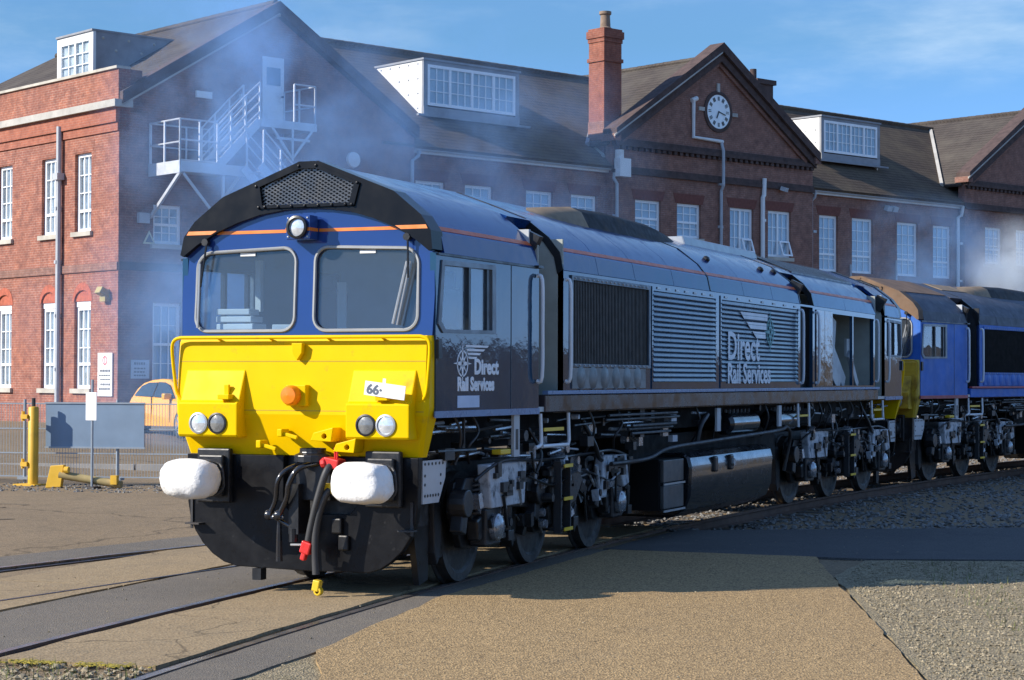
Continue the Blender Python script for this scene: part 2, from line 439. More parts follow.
sheet('crossing_panel', tstrip(-14.55,-1.0,-G+.10,G-.10), m_slab, -.002, .05)
sheet('asphalt_strip', tstrip(-19,-4.6,G+.085,2.05), m_asph, -.010, .03)
sheet('asphalt_strip', tstrip(-19,-4.6,-G-.085,-1.35), m_asph, -.009, .03)
sheet('asphalt_strip', [(-19,1.2),(-19,-4.2),(-9.5,-6.0),(-3.4,-2.1),(-3.0,-1.85),(-4.9,-1.75),(-5.2,0)], m_grav, -.022, .03)
def slabs():
    for a, b in ((-14,-9.95),(-9.93,-6.4),(-6.38,-2)):
        sheet('concrete_slab', tstrip(a, b, 2.12, 3.55, 6), m_slab, -.007, .03)
slabs()
m_scuff = ground('scuffed_yard', (.115,.087,.058), (.145,.11,.072), (.10,.077,.054), grain=60, gamt=.3)
for cx_, cy_, r, a0, a1 in ((7.2,9.6,1.35,20,250),(7.0,9.7,1.75,10,235),(7.5,9.2,2.25,60,200),(8.3,10.4,1.1,-20,190)):
    m = MB(); n = 40; A = [radians(a0+(a1-a0)*i/n) for i in range(n+1)]
    m.prism([(cx_+r*cos(a), cy_+r*sin(a)) for a in A] + [(cx_+(r-.13)*cos(a), cy_+(r-.13)*sin(a)) for a in reversed(A)], 'z', -.04, -.024)
    tag(m.build('tyre_mark', m_scuff), kind='structure')
sheet('gravel_bed', [(5.40,-3.95),(6.0,-5.5),(8,-12.2),(9,-20),(-8,-20),(-10,-8.75),(-2.93,-6.27),(3.54,-4.07)], m_grav, -.012, .03)
sheet('asphalt_strip', [(-1,4.05),(3,3.85),(6,3.2),(6,4.3),(2.2,4.75),(-6,5.1),(-6,4.2)], m_asph, -.012, .02)
sheet('service_road', [(13.2,21.6),(20.6,12.2),(26,5.0),(30,6.5),(27,15),(19,30)], m_asph, .004, .05)
# ballast and gravel stones
def stones(name, mat, n, fn, r0, r1, lab):
    m = MB(); ico = [(0,0,1),(.9,0,.2),(.28,.85,.25),(-.72,.53,.2),(-.72,-.53,.3),(.28,-.85,.2),(0,0,-.6)]
    fc = [(0,1,2),(0,2,3),(0,3,4),(0,4,5),(0,5,1),(6,2,1),(6,3,2),(6,4,3),(6,5,4),(6,1,5)]
    k = 0
    while k < n:
        p = fn()
        if p is None: continue
        k += 1
        r = random.uniform(r0, r1); e = Euler((random.uniform(-.6,.6), random.uniform(-.6,.6), random.uniform(0,6.3))).to_matrix()
        sx, sy, sz = random.uniform(.7,1.3), random.uniform(.7,1.2), random.uniform(.5,.9)
        vs = [Vector(p) + e @ Vector((v[0]*r*sx*random.uniform(.8,1.2), v[1]*r*sy*random.uniform(.8,1.2), v[2]*r*sz)) for v in ico]
        m.add(vs, fc)
    o = m.build(name, mat, fix=False); tag(o, lab, kind='stuff'); return o
def inpoly(x, y, P):
    c = False; j = len(P)-1
    for i in range(len(P)):
        if (P[i][1] > y) != (P[j][1] > y) and x < (P[j][0]-P[i][0])*(y-P[i][1])/(P[j][1]-P[i][1])+P[i][0]: c = not c
        j = i
    return c
def f_ball():
    x = 8.6 + 40*random.random()**1.7; y = random.uniform(-13, 2.6)
    if y < -1 and x < 9.1 + (-(y+1))*.45: return None
    s = (x-XC)
    yc = YC - s*s/2/RT
    if abs(y-yc) < 1.0 and abs(abs(y-yc)-G) < .09: return None
    return (x, y, gz(x, y) + random.uniform(-.01, .015))
stones('ballast', m_stoneg, 17000, f_ball, .025, .055, 'grey ballast stones spread beside the curved track on the right')
GP = [(5.2,-4.0),(5.9,-5.4),(7.6,-11),(-3,-13),(-9,-9.2),(-2.9,-6.35),(3.4,-4.2)]
def f_grav():
    x = random.uniform(-9, 7.6); y = random.uniform(-12, -4)
    if not inpoly(x, y, GP): return None
    # denser near the apron's edge
    t = max(0, min(1, (x+2.93)/6.47)); ey = -6.27 + 2.2*t
    if random.random() > .10 + .8*math.exp(-abs(ey-y)*1.1): return None
    return (x, y, -.010)
stones('loose_gravel', m_stonet, 15000, f_grav, .005, .018, 'loose tan gravel lying along the right edge of the pebbled apron')
def f_rub():
    s = random.uniform(-17.5,-14.6); p = tp(s, random.uniform(-.62,.62))
    return (p[0], p[1], -.02)
stones('track_rubble', m_stonet, 900, f_rub, .012, .035, 'stony rubble between the rails at the end of the crossing panel')
def f_edge():
    x = random.uniform(-6, 26); y = random.uniform(9, 14.5)
    if abs((x-13.3) + (y-12.8)*.25) > 1.2: return None
    return (x, y, gz(x, y))
stones('fence_rubble', m_stoneg, 700, f_edge, .012, .04, 'broken stones along the foot of the wire fence')
def f_pad():
    x = random.uniform(-8, 9); y = random.uniform(-8, 3.4)
    if 5.6 < x and y < -4.2: return None
    return (x, y, .003 if inpoly(x, y, [(-9,-5.2),(-3.3,-2),(.03,-1.35),(5.3,-1.05),(5.4,-3.4),(3.5,-4.05),(-2.93,-6.2),(-9,-8.3)]) else -.006)
stones('scattered_chippings', m_stonet, 700, f_pad, .005, .014, 'loose stone chippings scattered over the apron and crossing')
def moss():
    m = MB()
    for i in range(520):
        u_ = random.uniform(-.6,.66)
        if noise.noise(Vector((u_*4.5,2.2,0))) < -.08: continue
        p = tp(-14.57 + random.gauss(0,.05), u_); r = random.uniform(.006,.022)
        m.lathe([(r, 0),(r*.7, r*.25),(0, r*.32)], (p[0], p[1], -.006), (0,0,1), 6)
    o = m.build('moss_edge', m_moss, fix=False); tag(o, 'yellow green moss along the broken end of the crossing panel', kind='stuff')
    m = MB()
    for i in range(900):
        if i < 500: p = tp(random.uniform(-17,-14.6), random.uniform(-.7,.75))
        else: p = (random.uniform(-2,5.5), 0); p = (p[0], -4.35 - (5.5-p[0])*.345 - abs(random.gauss(0, .5)))
        h = random.uniform(.02,.07); a = random.uniform(0, 6.3); l = random.uniform(.01,.04)
        x, y = p
        m.add([(x-.004*sin(a), y+.004*cos(a), -.02), (x+.004*sin(a), y-.004*cos(a), -.02), (x+l*cos(a), y+l*sin(a), h)], [(0,1,2)])
    o = m.build('weeds', m_grass, fix=False); tag(o, 'sparse weeds growing through the gravel', kind='stuff')
moss()
# rails
def rail(s0, s1, off, name='rail', parent=None, n=90, mat=None):
    prof = [(-.036,0),(-.036,-.03),(-.010,-.045),(-.010,-.125),(-.07,-.145),(-.07,-.155),(.07,-.155),(.07,-.145),(.010,-.125),(.010,-.045),(.036,-.03),(.036,0)]
    m = MB(); secs = []
    for i in range(n+1):
        s = s0 + (s1-s0)*i/n; secs.append([(*tp(s, off + p[0]), p[1]) for p in prof])
    m.loft(secs)
    for k in range(n*12): m.m[k] = 0 if k % 12 == 11 else 1
    return m.build(name, [m_rail, m_rust], parent)
trk = empty('railway_track', (0,0,0), 0, 'curved railway track carrying both locomotives, rails set flush in the crossing', 'track')
for sg in (-1, 1):
    rail(-22, 60, sg*(G+.036), 'rail', trk)
for i in range(58):
    s = 0.1 + i*.68; p, h = track(s); m = MB(); m.obox((p.x, p.y, -.215), (.25, 2.5, .13), (0,0,h)); m.build('sleeper', m_wood, trk)
def grooves():
    for sg in (-1, 1):
        m = MB(); m.prism(tstrip(-19, -1, sg*(G-.10), sg*(G-.0)), 'z', -.06, -.024); m.build('flangeway', m_black, trk)
grooves()
t2 = empty('siding_track', (0,0,0), 0, 'single embedded rail of a siding crossing the yard at left', 'track')
def siding():
    P = [(-14,4.35),(-6,4.25),(.68,3.92),(2.24,3.77),(3.8,3.52),(6,3.05)]
    for d, nm, mt, w, z in ((0,'rail',m_rail,.035,.006),(-.10,'flangeway',m_black,.05,-.017)):
        m = MB(); L = [(x, y+d-w) for x, y in P] + [(x, y+d+w) for x, y in reversed(P)]
        m.prism(L, 'z', -.03, z); m.build(nm, mt, t2)
siding()
m = MB(); m.prism([(x, y) for x, y in ((-14,2.6),(-6,2.28),(-1.67,2.11),(1.62,1.90),(5,1.7),(5,1.66),(1.62,1.86),(-1.67,2.06),(-6,2.23),(-14,2.55))], 'z', -.03, -.003)
tag(m.build('drainage_groove', m_black), kind='structure')
# ------------------------------------------------------------------ brick works building
BLD = empty('works_building', (KX, KY, 0), FA, 'long red brick works building with gables, dormers, tall chimney and clock', 'building')
CL = Vector((-15.728-KX, -8.758-KY, 0)); T0 = CL.dot(FD); D0 = CL.dot(FN)
def TT(t, y): return T0 + (t-T0)*(D0+y)/D0
def ZZ(z, y): return 1.948 + (z-1.948)*(D0+y)/D0
fF = lambda yo: (lambda a, z, w: (a, yo+w, z))
fL = lambda a, z, w: (w, a, z)
def window(par, f, a0, a1, z0, z1, cols=3, rows=4, meet=.5, pane_backing=None, mull=None, sill=True, rec=.10, arch=False, vent=None):
    m = MB(); t = .10
    if arch:
        r = (a1-a0)/2; outer = [(a0,z0),(a1,z0),(a1,z1)] + [((a0+a1)/2 + r*cos(pi*i/8), z1 + .32*sin(pi*i/8)) for i in range(1, 8)] + [(a0,z1)]
        tym = MB(); tym.plate([(a0,z1-.0),(a1,z1-.0)] + [((a0+a1)/2 + r*cos(pi*i/8), z1 + .32*sin(pi*i/8)) for i in range(1, 8)], [], f, .04, .14); tym.build('tympanum', m_arch, par)
        m.plate(rect(a0,a1,z1-.16,z1-.003), [], f, rec-.03, rec+.05)
        z1 -= .16
    m.plate(rect(a0,a1,z0,z1), [rect(a0+t,a1-t,z0+t,z1-t)], f, rec, rec+.09)
    zm = z0 + (z1-z0)*meet
    if meet: m.plate(rect(a0+t,a1-t,zm-.04,zm+.04), [], f, rec+.005, rec+.07)
    for q in (mull or []):
        x = a0 + (a1-a0)*q; m.plate(rect(x-.045,x+.045,z0+t,z1-t), [], f, rec-.004, rec+.075)
    w = m.build('window', m_wframe, par)
    g = MB()
    for i in range(1, cols):
        x = a0+t + (a1-a0-2*t)*i/cols; g.plate(rect(x-.018,x+.018,z0+t,z1-t), [], f, rec+.02, rec+.055)
    for i in range(1, rows):
        z = z0+t + (z1-z0-2*t)*i/rows
        if meet and abs(z-zm) < .08: continue
        g.plate(rect(a0+t,a1-t,z-.014,z+.014), [], f, rec+.022, rec+.053)
    if g.v: g.pieces('glazing_bar', m_wframe, w)
    g = MB(); g.plate(rect(a0+t,a1-t,z0+t,z1-t), [], f, rec+.036, rec+.040); g.build('glass', m_glass, w)
    g = MB(); g.plate(rect(a0+.01,a1-.01,z0+.01,z1-.01), [], f, rec+.085, rec+.09); g.build('pane_backing', pane_backing or m_skytone, w)  # plate closing the opening; its default colour imitates sky reflected in the glass
    if sill:
        g = MB(); g.plate(rect(a0-.10,a1+.10,z0-.14,z0-.003), [], f, -.09, rec+.12); g.build('sill', m_stone, w)
    if vent:
        x0, x1, v0, v1 = vent; g = MB(); k = .33
        fo = lambda a, z, ww: f(a, z, rec - .01 - (v1-z)*k - ww)
        g.plate(rect(x0,x1,v0,v1), [rect(x0+.06,x1-.06,v0+.06,v1-.06)], fo, 0, .05)
        vo = g.build('vent_sash', m_wframe, w)
    return w
def wallp(name, outer, holes, f, w0, w1, mat):
    m = MB(); m.plate(outer, holes, f, w0, w1); return m.build(name, mat, BLD)
def archl(a0, a1, z0, z1):
    r = (a1-a0)/2; return [(a0,z0),(a1,z0),(a1,z1)] + [((a0+a1)/2 + r*cos(pi*i/8), z1 + .32*sin(pi*i/8)) for i in range(1, 8)] + [(a0,z1)]
# left wing, sunlit side wall
m_arch = pm('arch_brick', (.38,.10,.055), .9, var=.25, vs=8)
LW = [(1.55,2.50),(3.56,4.50),(6.38,7.32),(8.4,9.34),(11.2,12.14),(13.2,14.14)]
m = MB(); m.box(0,.019,0,.329,0,9.58); m.build('side_wall', m_brickL, BLD)
wallp('side_wall', rect(.33,16,0,9.58), [rect(a,b,6.25,8.56) for a, b in LW] + [archl(a-.02,b-.02,1.63,4.2) for a, b in LW], fL, 0, .35, m_brickL)
for a, b in LW:
    window(BLD, fL, a, b, 6.25, 8.56, 3, 4, .27, m_dblind)
    window(BLD, fL, a-.02, b-.02, 1.63, 4.2, 3, 4, .30, m_dblind, arch=True)
for a, b in LW:
    m = MB(); ca = (a+b)/2-.02; r = (b-a)/2
    n = 10
    ring = [(ca + (r+.005)*cos(pi*i/n), 4.2 + .33*sin(pi*i/n)) for i in range(n+1)]; ro = [(ca + (r+.10)*cos(pi*i/n), 4.2 + .55*sin(pi*i/n)) for i in range(n+1)]
    m.plate(ring + ro[::-1], [], fL, -.012, .05); m.build('brick_arch', m_arch, BLD)
    m = MB(); m.plate([(a-.12,8.6),(b+.12,8.6),(b+.2,9.0),(a-.2,9.0)], [], fL, -.006, .05); m.build('lintel', m_brickL, BLD)
m_redband = brick('bright_brick', (.34,.105,.058), (.25,.078,.05), (.30,.22,.18), (.38,.12,.06), (.16,.065,.05))
for z0, z1, w, mt, nm in ((9.05,9.30,-.05,m_redband,'brick_course'),(9.302,9.72,-.11,m_redband,'brick_course'),(9.722,9.93,-.24,m_stonew,'cornice'),(9.932,10.84,-.03,m_brickL,'parapet'),(10.842,10.92,-.10,m_stone,'coping'),(5.05,5.28,-.05,m_brickS,'string_course')):
    m = MB(); m.plate(rect(-.0 if w > -.2 else -.16,16,z0,z1), [], fL, w, .36 if z0 > 9 else -.001); m.build(nm, mt, BLD)
m = MB(); m.box(.361, .75, 0, .30, 9.6, 10.84); m.build('parapet', m_brickS, BLD)
# left wing, shaded gable wall
GW = [(1.15,2.12,5.85,7.0),(1.15,2.12,1.72,4.14),(4.3,5.3,5.85,7.0),(7.2,8.2,5.85,7.0),(7.2,8.2,1.72,4.14)]
wallp('gable_wall', [(.02,0),(10.9,0),(10.9,9.75),(5.45,13.02),(.02,9.70)], [rect(*g) for g in GW], fF(0), 0, .33, m_brickS)
for g in GW: window(BLD, fF(0), *g, 3, 4, .5)
def rake(x0, z0, xa, za, x1, z1, th, y0, y1, nm, mt):
    m = MB(); m.prism([(x0,z0),(xa,za),(x1,z1),(x1,z1-th),(xa,za-th),(x0,z0-th)], 'y', y0, y1); return m.build(nm, mt, BLD)
rake(.0,10.17,5.45,13.47,10.95,10.12,.36,-.20,.34,'raking_cornice',m_band)
rake(.0,9.805,5.45,13.105,5.5,13.07,.07,-.16,.34,'raking_strip',m_stonew)
m = MB(); m.plate(rect(.0,10.85,5.05,5.28), [], fF(0), -.05, -.001); m.build('string_course', m_band, BLD)
# roofs
def roofplane(name, pts, th, mt):
    m = MB(); n = len(pts); a = [Vector(p) for p in pts]; nn = (a[1]-a[0]).cross(a[2]-a[0]).normalized()
    if nn.z < 0: nn = -nn
    m.add([p for p in a] + [p - nn*th for p in a], [tuple(range(n)), tuple(reversed(range(n, 2*n)))] + [(i, (i+1) % n, n+(i+1) % n, n+i) for i in range(n)])
    return m.build(name, mt, BLD)
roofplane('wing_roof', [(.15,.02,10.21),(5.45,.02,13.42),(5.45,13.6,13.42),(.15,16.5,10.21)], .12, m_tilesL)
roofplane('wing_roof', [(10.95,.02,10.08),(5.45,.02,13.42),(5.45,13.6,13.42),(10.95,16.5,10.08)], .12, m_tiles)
roofplane('wing_roof', [(.15,16.5,10.21),(5.45,13.6,13.42),(10.95,16.5,10.08)], .12, m_tiles)
RS = (13.62-9.55)/5.35
for x0, x1 in ((9.6,26.0),(30.0,47.5)):
    roofplane('main_roof', [(x0,-.05,9.52),(x1,-.05,9.52),(x1,5.35,13.62),(x0-3.6 if x0 < 10 else x0,5.35,13.62)], .12, m_tiles)
    roofplane('main_roof', [(x0,10.9,9.5),(x1,10.9,9.5),(x1,5.36,13.61),(x0-3.6 if x0 < 10 else x0,5.36,13.61)], .12, m_tiles)
    m = MB()
    for i in range(int((x1-x0+4)/.45)):
        x = x0-3.4+i*.45
        if x > x1-.5 or (x0 > 20 and x < x0): continue
        m.cyl((x,5.355,13.63),(x+.44,5.355,13.63),.11,.12,8)
    m.build('ridge_tiles', m_tiles, BLD, kind='stuff')
m = MB()
for i in range(30): m.cyl((5.45,.02+i*.45,13.43),(5.45,.46+i*.45,13.43),.11,.12,8)
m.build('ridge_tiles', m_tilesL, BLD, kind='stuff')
# main front walls
def fwins(L, y, z0, z1, **k):
    out = []
    for a, b in L: out.append((TT(a,y), TT(b,y), ZZ(z0,y), ZZ(z1,y)))
    return out
A = fwins([(10.95,12.2),(13.06,14.3),(15.8,17.06),(17.92,19.19)], .3, 6.9, 8.40)
wallp('main_wall', rect(10.902,20.25,0,9.32), [rect(*g) for g in A], fF(.3), 0, .33, m_brickS)
for g in A: window(BLD, fF(.3), *g, 3, 4, .5)
Bq = fwins([(31.45,32.62),(33.51,34.87),(36.46,37.89),(38.93,40.21)], .3, 6.25, 8.47)
wallp('main_wall', rect(31.03,41.5,0,9.42), [rect(*g) for g in Bq], fF(.3), 0, .33, m_brickS)
for i, g in enumerate(Bq): window(BLD, fF(.3), *g, 3, 5, .31, sill=False)
m_lint = pm('rubbed_brick', (.16,.055,.04), .9, var=.2, vs=9)
def lintels(L, y):
    for a, b, z0, z1 in L:
        m = MB(); m.prism([(a-.08,z1+.01),(b+.08,z1+.01),(b+.2,z1+.36),(a-.2,z1+.36)], 'y', y-.012, y+.05); m.build('lintel', m_lint, BLD)
lintels(A, .3); lintels(Bq, .3)
for x0, x1 in ((10.96,20.2),(31.2,41.4)):
    m = MB(); m.box(x0, x1, .16, .30, 9.30, 9.46); m.build('fascia', m_white, BLD)
    m = MB(); m.prism([(.02,9.50),(.02,9.42),(.06,9.37),(.12,9.37),(.16,9.42),(.16,9.50)], 'x', x0, x1); m.build('gutter', m_pipe, BLD)
# gables with pediments
def pediment(x0, x1, za, wins, clock=False):
    xa = (x0+x1)/2; zb = 10.75
    W = wins
    wallp('pediment_wall', [(x0,0),(x1,0),(x1,10.7),(xa,za-.5),(x0,10.7)], [rect(*g) for g in W], fF(0), 0, .33, m_brickS)
    rake(x0-.10,zb+.10,xa,za,x1+.10,zb+.10,.36,-.34,.36,'raking_cornice',m_band)
    rake(x0+.02,zb-.20,xa,za-.402,x1-.02,zb-.20,.30,-.22,.30,'raking_cornice',m_band)
    m = MB(); m.prism([(x0-.2,zb-.20),(xa-.1,za-.42),(xa-.1,za-.365),(x0-.2,zb-.14)], 'y', -.36, -.30); m.build('raking_strip', m_stonew, BLD)  # pale strip paints the sunlit upper edge of the left moulding
    s_ = (za-.50-10.35)/(xa-x0+.2); m = MB(); m.tube([(x0-.25,1.0,10.36),(x0-.2+3.15/s_,5.2,13.53)], .10, 4); m.build('valley', m_lead if x0 < 30 else m_stonew, BLD)
    rake(x0+.45,zb-.22,xa,za-.704,x1-.45,zb-.22,.16,-.10,.20,'raking_cornice',m_brickS)
    for z0, z1, w in ((10.28,10.42,-.16),(10.422,10.55,-.08),(9.30,9.42,-.10),(9.422,9.56,-.05)):
        m = MB(); m.box(x0-.02, x1+.02, w, -.001, z0, z1); m.build('string_course', m_band, BLD)
    m = MB()
    for i in range(int((x1-x0)/.3)): m.box(x0+.1+i*.3, x0+.25+i*.3, -.12, -.001, 10.16, 10.278)
    m.build('dentil_course', m_band, BLD, kind='stuff')
    for sx, s in ((x0, -1), (x1, 1)):
        m = MB(); m.box(sx-.16, sx+.16, -.30, .40, 10.42, 10.66); m.build('kneeler', m_brickS, BLD)
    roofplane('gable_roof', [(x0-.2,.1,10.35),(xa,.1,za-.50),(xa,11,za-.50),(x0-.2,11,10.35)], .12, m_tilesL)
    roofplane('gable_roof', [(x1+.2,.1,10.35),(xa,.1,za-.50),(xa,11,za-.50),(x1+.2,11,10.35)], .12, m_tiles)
    m = MB()
    for i in range(24): m.cyl((xa,.12+i*.45,za-.49),(xa,.56+i*.45,za-.49),.11,.12,8)
    m.build('ridge_tiles', m_tilesL, BLD, kind='stuff')
CW = [(21.10,22.44,7.2,8.42),(23.29,24.58,7.16,8.42),(26.19,27.53,6.72,8.44),(28.37,29.73,6.68,8.46)]
pediment(19.93, 31.05, 14.54, CW)
window(BLD, fF(0), *CW[0], 3, 4, .46); window(BLD, fF(0), *CW[1], 3, 4, .46)
window(BLD, fF(0), *CW[2], 4, 3, 0, mull=[.5], vent=(26.92,27.48,6.78,7.30)); window(BLD, fF(0), *CW[3], 4, 3, 0, mull=[.5], vent=(29.10,29.68,6.74,7.32))
lintels(CW, 0)
RW = [(42.69,43.96,7.0,8.6),(45.03,46.3,7.0,8.6),(48.2,49.5,7.0,8.6)]
pediment(41.2, 52.3, 14.5, RW)
for g in RW: window(BLD, fF(0), *g, 3, 4, .4)
wallp('main_wall', rect(52.3,66,0,9.42), [], fF(.3), 0, .33, m_brickS)
wallp('rear_wall', rect(0,66,0,9.4), [], fF(10.5), 0, .3, m_brickS)
roofplane('main_roof', [(47.6,-.05,9.52),(66,-.05,9.52),(66,5.35,13.62),(47.6,5.35,13.62)], .12, m_tiles)
# clock
def clock():
    cx_, cz = 25.5, 11.97
    m = MB(); m.lathe([(.64,0),(.64,.06),(.74,.06),(.78,.04),(.78,0)], (cx_,-.001,cz), (0,-1,0), 32)
    c = m.build('clock', m_band, BLD, smooth=40)
    m = MB(); m.lathe([(.645,.02),(.64,.045),(0,.045)], (cx_,0,cz), (0,-1,0), 32); m.build('dial', m_clock, c)
    m = MB()
    for i in range(12):
        a = pi*i/6
        for d in ((-.045,0,.045) if i % 3 else (-.03,.03)):
            ca, sa = sin(a), cos(a)
            p = Vector((cx_ + .49*ca + d*sa, -.055, cz + .49*sa - d*ca)); m.obox(p, (.022,.012,.15), (0, a, 0))
    m.pieces('numeral_stroke', m_black, c)
    for a, l, w in ((radians(105),.42,.035),(radians(205),.30,.05)):
        m = MB(); m.obox((cx_ + sin(a)*l*.42, -.065, cz + cos(a)*l*.42), (w,.012,l), (0, a, 0)); m.build('hand', m_black, c)
    for dx, dz in ((0,.90),(.92,-.04),(-.92,.03)):
        m = MB(); s = (.07,.16) if dx == 0 else (.15,.07); m.box(cx_+dx-s[0], cx_+dx+s[0], -.06, -.001, cz+dz-s[1], cz+dz+s[1]); m.build('keystone', m_stonew, c)
clock()
# dormers
def dormer(x0, x1, z0, z1, y, panes=4):
    m = MB(); zt = z1+.15; yb = (zt-9.55)/RS
    m.box(x0-.18, x1+.18, y-.02, y+.10, z0-.34, z0-.05); m.box(x0-.18,x0,y,y+.10,z0-.05,zt-.02); m.box(x1,x1+.18,y,y+.10,z0-.05,zt-.02); m.box(x0,x1,y,y+.10,z1,zt-.02)
    d = m.build('dormer', m_lead, BLD)
    for x in (x0-.18, x1+.13):
        m = MB(); m.prism([(y+.101,9.55+RS*(y+.1)-.1),(y+.101,zt-.03),(yb,zt-.03)], 'x', x, x+.05)
        m.build('cheek', m_white, d)
    m = MB()
    for i in range(5):
        for j in range(4):
            yy = y+.3+i*.5; zz = z0-.1+j*.5
            if 9.6+RS*yy < zz < zt-.1: m.lathe([(.035,0),(.02,.02),(0,.022)], (x0-.181,yy,zz), (-1,0,0), 8)
    m.build('rivet', m_lead, d, kind='stuff')
    m = MB(); m.box(x0-.22,x1+.22,y-.05,yb+.1,zt-.02,zt+.05); m.build('flat_roof', m_lead, d)
    m = MB(); m.box(x0-.5,x1+.6,y-.14,y-.03,z0-.40,z0-.33); m.build('apron_flashing', m_lead, d)
    w = (x1-x0)/panes
    window(d, fF(y), x0, x1, z0, z1, panes*3, 3, 0, mull=[i/panes for i in range(1, panes)], sill=False, rec=.0)
dy = 1.5
dormer(TT(11.35,dy)+.1, TT(15.3,dy), ZZ(10.88,dy), ZZ(12.22,dy), dy)
dormer(TT(31.75,dy), TT(35.15,dy), ZZ(10.98,dy), ZZ(12.24,dy), dy, 4)
def dormerL():
    s0, s1, z0, z1, x = 3.75, 5.65, 11.15, 12.38, 1.2; zt = z1+.16; xb = (zt-10.2)/.606
    f = lambda a, z, w: (x+w, a, z)
    m = MB(); m.plate(rect(s0-.15,s1+.15,z0-.4,zt), [rect(s0,s1,z0,z1)], f, 0, .1); d = m.build('dormer', m_white, BLD)
    for s in (s0-.15, s1+.10):
        m = MB(); m.prism([(x+.101,10.75),(x+.101,zt),(xb+.1,zt)], 'y', s, s+.05); m.build('cheek', m_lead, d)
    m = MB()
    for i in range(6): m.lathe([(.05,0),(.03,.03),(0,.032)], (x+.35+i*.45,s0-.151,zt-.18-(i % 2)*.35), (0,-1,0), 8)
    m.build('rivet', m_stone, d, kind='stuff')
    m = MB(); m.box(x-.05,xb+.2,s0-.17,s1+.17,zt,zt+.06); m.build('flat_roof', m_lead, d)
    window(d, f, s0, s1, z0, z1, 4, 3, 0, mull=[.5], sill=False, rec=0, pane_backing=m_dblind)
dormerL()
# chimney
def chimney():
    x0,x1,y0,y1 = 20.02,20.90,.50,1.28
    m = MB(); m.box(x0,x1,y0,y1,11.2,14.05); m.box(x0-.05,x1+.05,y0-.05,y1+.05,13.35,13.48); m.box(x0-.03,x1+.03,y0-.03,y1+.03,14.052,14.2); m.box(x0-.07,x1+.07,y0-.07,y1+.07,14.202,14.46); m.box(x0-.02,x1+.02,y0-.02,y1+.02,14.462,14.55)
    c = m.build('chimney', m_brickC, BLD)
    m = MB(); m.box(x0-.02,x1+.02,y0-.02,y1+.02,9.0,11.198); m.build('chimney_base', m_brickS, c)
    m = MB(); m.lathe([(.20,0),(.24,.06),(.19,.10),(.17,.52),(.22,.56),(.22,.66),(.15,.66),(.13,.3)], ((x0+x1)/2,(y0+y1)/2,14.55), (0,0,1), 16); m.build('chimney_pot', pm('clay_pot', (.24,.17,.12), .9, var=.2), c, smooth=40)
    m = MB(); m.box(x0-.16,x1+.10,y0-.10,y0-.021,9.7,9.95); m.obox((x0-.08,.9,10.2),(.04,1.1,.2),(.6,0,0)); m.build('flashing', m_stonew, c)
chimney()
m = MB(); m.box(32.6,33.6,4.2,5.0,12.6,14.25); m.box(32.5,33.7,4.1,5.1,14.252,14.45); m.cyl((32.8,4.6,14.45),(32.8,4.6,14.9),.14); m.build('chimney_stack', m_band, BLD)
# pipes on the walls
def pipe(pts, r=.055, mt=None, brk=True):
    m = MB(); m.tube(pts, r, 8)
    if brk:
        a, b = Vector(pts[0]), Vector(pts[-1])
        for k in range(1, int((a-b).length/1.6)):
            p = a.lerp(b, k*1.6/(a-b).length)
            if abs(a.x-b.x) < .6 and abs(a.y-b.y) < .3: m.box(p.x-.10,p.x+.10,p.y-.02,p.y+.08,p.z-.05,p.z+.05)
    m.build('downpipe', mt or m_pipe, BLD)
def hop(x, y, z, mt=None):
    m = MB(); m.prism([(x-.10,z),(x+.10,z),(x+.17,z+.3),(x-.17,z+.3)], 'y', y-.12, y+.10); m.build('rain_hopper', mt or m_pipe, BLD)
pipe([(-.12,3.25,.6),(-.12,3.25,9.45)], .085)
m = MB(); m.box(-.26,-.02,3.1,3.4,7.85,8.05); m.build('rain_hopper', m_pipe, BLD)
pipe([(11.2,.1,9.4),(11.15,.1,9.2),(10.75,-.08,9.0),(10.75,-.08,3)], .06)
pipe([(20.05,-.0,9.36),(20.0,-.02,9.1),(20.08,-.10,8.9),(20.08,-.10,3)], .06)
m = MB(); m.box(20.0,20.55,-.34,-.05,9.15,9.8); m.build('tank_box', m_white, BLD); m = MB(); m.cyl((20.15,-.15,9.8),(20.15,-.15,10.1),.16); m.build('vent_cowl', m_white, BLD)
pipe([(24.1,-.07,12.3),(24.1,-.07,10.9),(25.7,-.07,10.86)], .07, m_white, False)
pipe([(24.0,-.07,12.25),(24.28,-.07,12.35)], .09, m_white, False)
pipe([(25.62,-.07,10.86),(25.6,-.20,10.5),(25.6,-.20,9.2),(25.6,-.09,9.0),(25.6,-.09,3)], .06)
pipe([(28.05,-.10,9.65),(28.02,-.10,9.0),(27.95,-.10,8.9),(27.95,-.10,3)], .085, m_white)
pipe([(31.3,.05,9.4),(31.3,.1,9.15),(31.22,.2,9.0),(31.22,.2,3)], .055)
pipe([(41.15,.05,9.4),(41.1,.1,9.0),(41.0,.2,8.9),(41.0,.2,3)], .075, m_white)
for x, z in ((36.3,6.9),(33.3,6.6)): pipe([(TT(x,.3),.2,z),(TT(x,.3),.2,5.0)], .04, None, False)
m = MB(); m.obox((29.1,-.2,9.3),(.34,.22,.16),(.3,0,.4)); m.build('wall_lamp', m_pipe, BLD)
for x in (36.05, 36.45): m = MB(); m.obox((x,.12,9.0),(.3,.2,.2),(.4,0,0)); m.build('wall_lamp', m_pipe, BLD)
m = MB(); m.lathe([(.26,0),(.24,.08),(0,.12)], (8.4,0,8.85), (0,-1,0), 20); m.build('round_vent', m_white, BLD, smooth=40)
m = MB(); m.box(2.55,3.1,-.08,-.001,10.25,10.45); m.build('wall_lamp', m_white, BLD)
